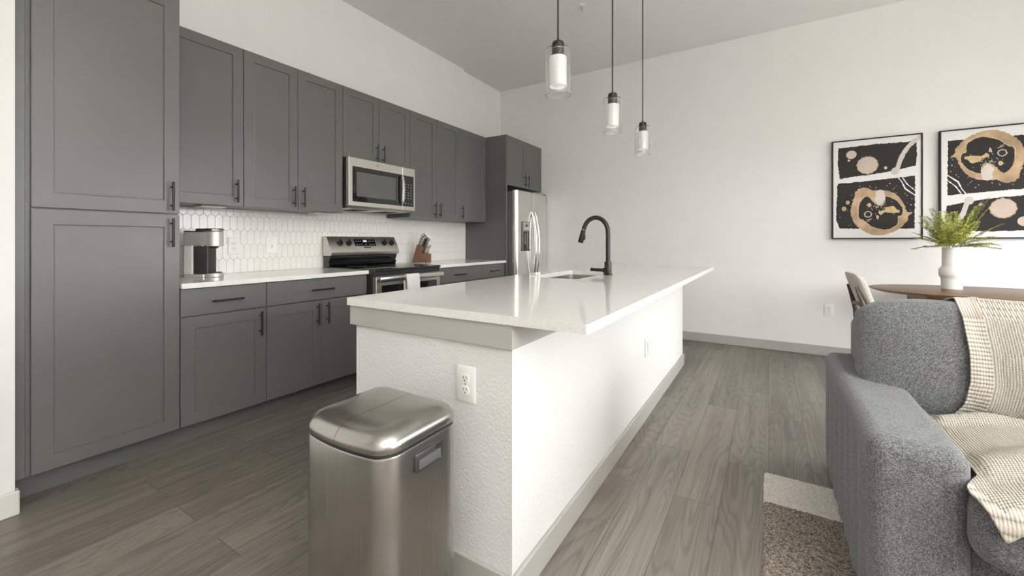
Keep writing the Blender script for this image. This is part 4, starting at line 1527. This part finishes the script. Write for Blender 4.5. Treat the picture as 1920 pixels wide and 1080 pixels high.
# chair: local frame, looks along +x, origin on the floor under the seat centre
ch = thing('dining_chair', 'cream upholstered dining chair with dark wooden frame at the end of the table', 'chair', (.835, 4.21, 0), R(4))
def curved_pad(bot, top, zb, ztp, half_w, thick, lean):
    t = bmesh.new()
    bmesh.ops.create_cube(t, size=2)
    bmesh.ops.subdivide_edges(t, edges=t.edges[:], cuts=15, use_grid_fill=True)
    n = 5
    for v in t.verts:
        p = v.co
        k = (abs(p.x) ** n + abs(p.y) ** n + abs(p.z) ** n) ** (1 / n)
        q = p / k
        z = zb + (ztp - zb) * (q.z + 1) / 2
        f = (z - zb) / (ztp - zb)
        x = bot + (top - bot) * f + q.x * thick / 2 + .035 * q.y ** 2
        v.co = (x, q.y * half_w, z)
    return t
obj('backrest', curved_pad(-.205, -.300, .63, .905, .165, .050, 0), 'cream_fabric', ch, 60, True)
t = soft(-.03, 0, .455, .195, .22, .040, 5.); obj('seat', t, 'cream_fabric', ch, 60, True)
bm = N(); box(bm, -.20, .14, -.20, -.175, .385, .425, .004); box(bm, -.20, .14, .175, .20, .385, .425, .004); box(bm, .115, .14, -.175, .175, .385, .425, .004); box(bm, -.20, -.175, -.175, .175, .385, .425, .004); obj('seat_rail', bm, 'chair_wood', ch, 30, True)
for s in (-1, 1):
    bm = N(); tube(bm, [(-.262, s * .19, .0005), (-.225, s * .195, .25), (-.205, s * .19, .43), (-.222, s * .165, .60), (-.262, s * .13, .745), (-.282, s * .125, .80)], [.013, .018, .021, .018, .014, .008], 12); obj('rear_leg', bm, 'chair_wood', ch, 60, True)
    bm = N(); tube(bm, [(.145, s * .20, .0005), (.125, s * .18, .42)], [.012, .02], 12); obj('front_leg', bm, 'chair_wood', ch, 60, True)
bm = N(); tube(bm, [(-.232, -.16, .635), (-.247, -.08, .660), (-.252, 0, .668), (-.247, .08, .660), (-.232, .16, .635)], .012, 10); obj('back_rail', bm, 'chair_wood', ch, 60, True)

VX, VY = 1.262, 4.742
vz = ZT + .0005
bm = N()
lathe(bm, [(0, vz), (.060, vz), (.062, vz + .003), (.0625, vz + .075), (.064, vz + .090), (.0745, vz + .108), (.0765, vz + .112), (.0765, vz + .158), (.075, vz + .163), (.061, vz + .180), (.0575, vz + .186), (.0570, vz + .335), (.0555, vz + .338), (.052, vz + .338), (.051, vz + .333), (.051, vz + .03), (0, vz + .03)], VX, VY, 56)
tag(obj('ceramic_vase', bm, 'ceramic', None, 28), 'white ridged ceramic vase on the oval dining table', 'vase')

fern = thing('fern_bunch', 'bunch of yellow-green fern fronds in the white ceramic vase', 'plant', (VX, VY, vz + .032))
fr = random.Random(11)
def frond(az, lean, ln, droop, x0, y0):
    b = N()
    base = Vector((x0, y0, 0))
    pts = []
    hz0 = .31
    dirh = Vector((math.cos(az), math.sin(az), 0))
    p0 = base; p1 = Vector((x0 + dirh.x * .03, y0 + dirh.y * .03, hz0))
    n = 26
    for k in range(n + 1):
        t = k / n
        if t < .35:
            s = t / .35
            pts.append(p0.lerp(p1, s))
        else:
            s = (t - .35) / .65
            out = ln * (math.sin(lean) * s + .12 * s * s)
            up = ln * (math.cos(lean) * s - droop * s * s)
            pts.append(p1 + dirh * out + Vector((0, 0, up)))
    tube(b, pts, [.0018 - .0012 * k / n for k in range(n + 1)], 5, True, 1)
    side0 = dirh.cross(Vector((0, 0, 1))).normalized()
    for k in range(11, n):
        t = k / n
        p = pts[k]
        d = (pts[min(n, k + 1)] - pts[k - 1]).normalized()
        s = (t - .40) / .60
        plen = min(ln * .36, .088) * (1 - s) ** .75 * min(1, (s + .12) * 3.2) + .012
        for sg in (-1, 1):
            tilt = fr.uniform(-.25, .35)
            ax = (side0 * sg + d * .55 + Vector((0, 0, tilt)) * .5).normalized()
            m = max(3, int(plen / .0085))
            nrm = ax.cross(d).normalized()
            for q in range(1, m + 1):
                c = p + ax * (plen * q / m) + Vector((0, 0, -.10 * plen * (q / m) ** 2))
                tn = nrm.cross(ax).normalized()
                for s2 in (-1, 1):
                    L = .0150 * (1 - .40 * q / m) * fr.uniform(.7, 1.25)
                    e = (tn * s2 + ax * .5 + nrm * fr.uniform(-.6, .6)).normalized()
                    wv = e.cross(nrm).normalized() * (L * .42)
                    c2 = c + e * L
                    vs = [b.verts.new(c), b.verts.new(c + e * L * .5 + wv + nrm * .0006), b.verts.new(c2), b.verts.new(c + e * L * .5 - wv + nrm * .0006)]
                    b.faces.new(vs)
    return b
specs = [(R(6), .22, .38, .0), (R(-12), .34, .35, .02), (R(180), .62, .27, .05), (R(170), .92, .235, .08), (R(192), 1.05, .225, .15), (R(0), .33, .42, .0), (R(355), .85, .30, .04), (R(10), 1.1, .25, .1),
         (R(340), 1.3, .23, .2), (R(20), .30, .31, 0), (R(90), .20, .31, 0), (R(270), .25, .29, 0), (R(150), .40, .29, 0), (R(210), .45, .29, .02), (R(300), .60, .26, .05),
         (R(250), .9, .20, .1), (R(60), .50, .27, .03), (R(0), 1.38, .22, .26), (R(180), 1.38, .20, .3), (R(200), .28, .33, 0), (R(330), .15, .33, 0), (R(230), 1.25, .18, .25), (R(310), 1.2, .19, .2)]
for i, (az, le, ln, dr_) in enumerate(specs):
    a = 2 * math.pi * i / len(specs)
    obj('frond', frond(az, le, ln, dr_, .022 * math.cos(a), .022 * math.sin(a)), ['fern_leaf', 'fern_stem'], fern, 0, True)

# ================================================================== ADDED FILL LAMP (body for the made-up uplight, out of view)
fl = thing('added_fill_lamp', 'added black fill lamp, out of view beside the smaller window', 'lamp', (*LAMP, 0))
bm = N(); lathe(bm, [(0, .0005), (.13, .0005), (.13, .012), (.05, .022), (0, .022)], *LAMP, 32); obj('base', bm, 'black_metal', fl)
bm = N(); tube(bm, [(*LAMP, .02), (*LAMP, 1.72)], .012, 14); obj('pole', bm, 'black_metal', fl)
bm = N(); lathe(bm, [(0, 1.715), (.03, 1.715), (.12, 1.76), (.175, 1.84), (.170, 1.842), (.115, 1.768), (.03, 1.725), (0, 1.725)], *LAMP, 40); obj('bowl', bm, 'black_metal', fl)
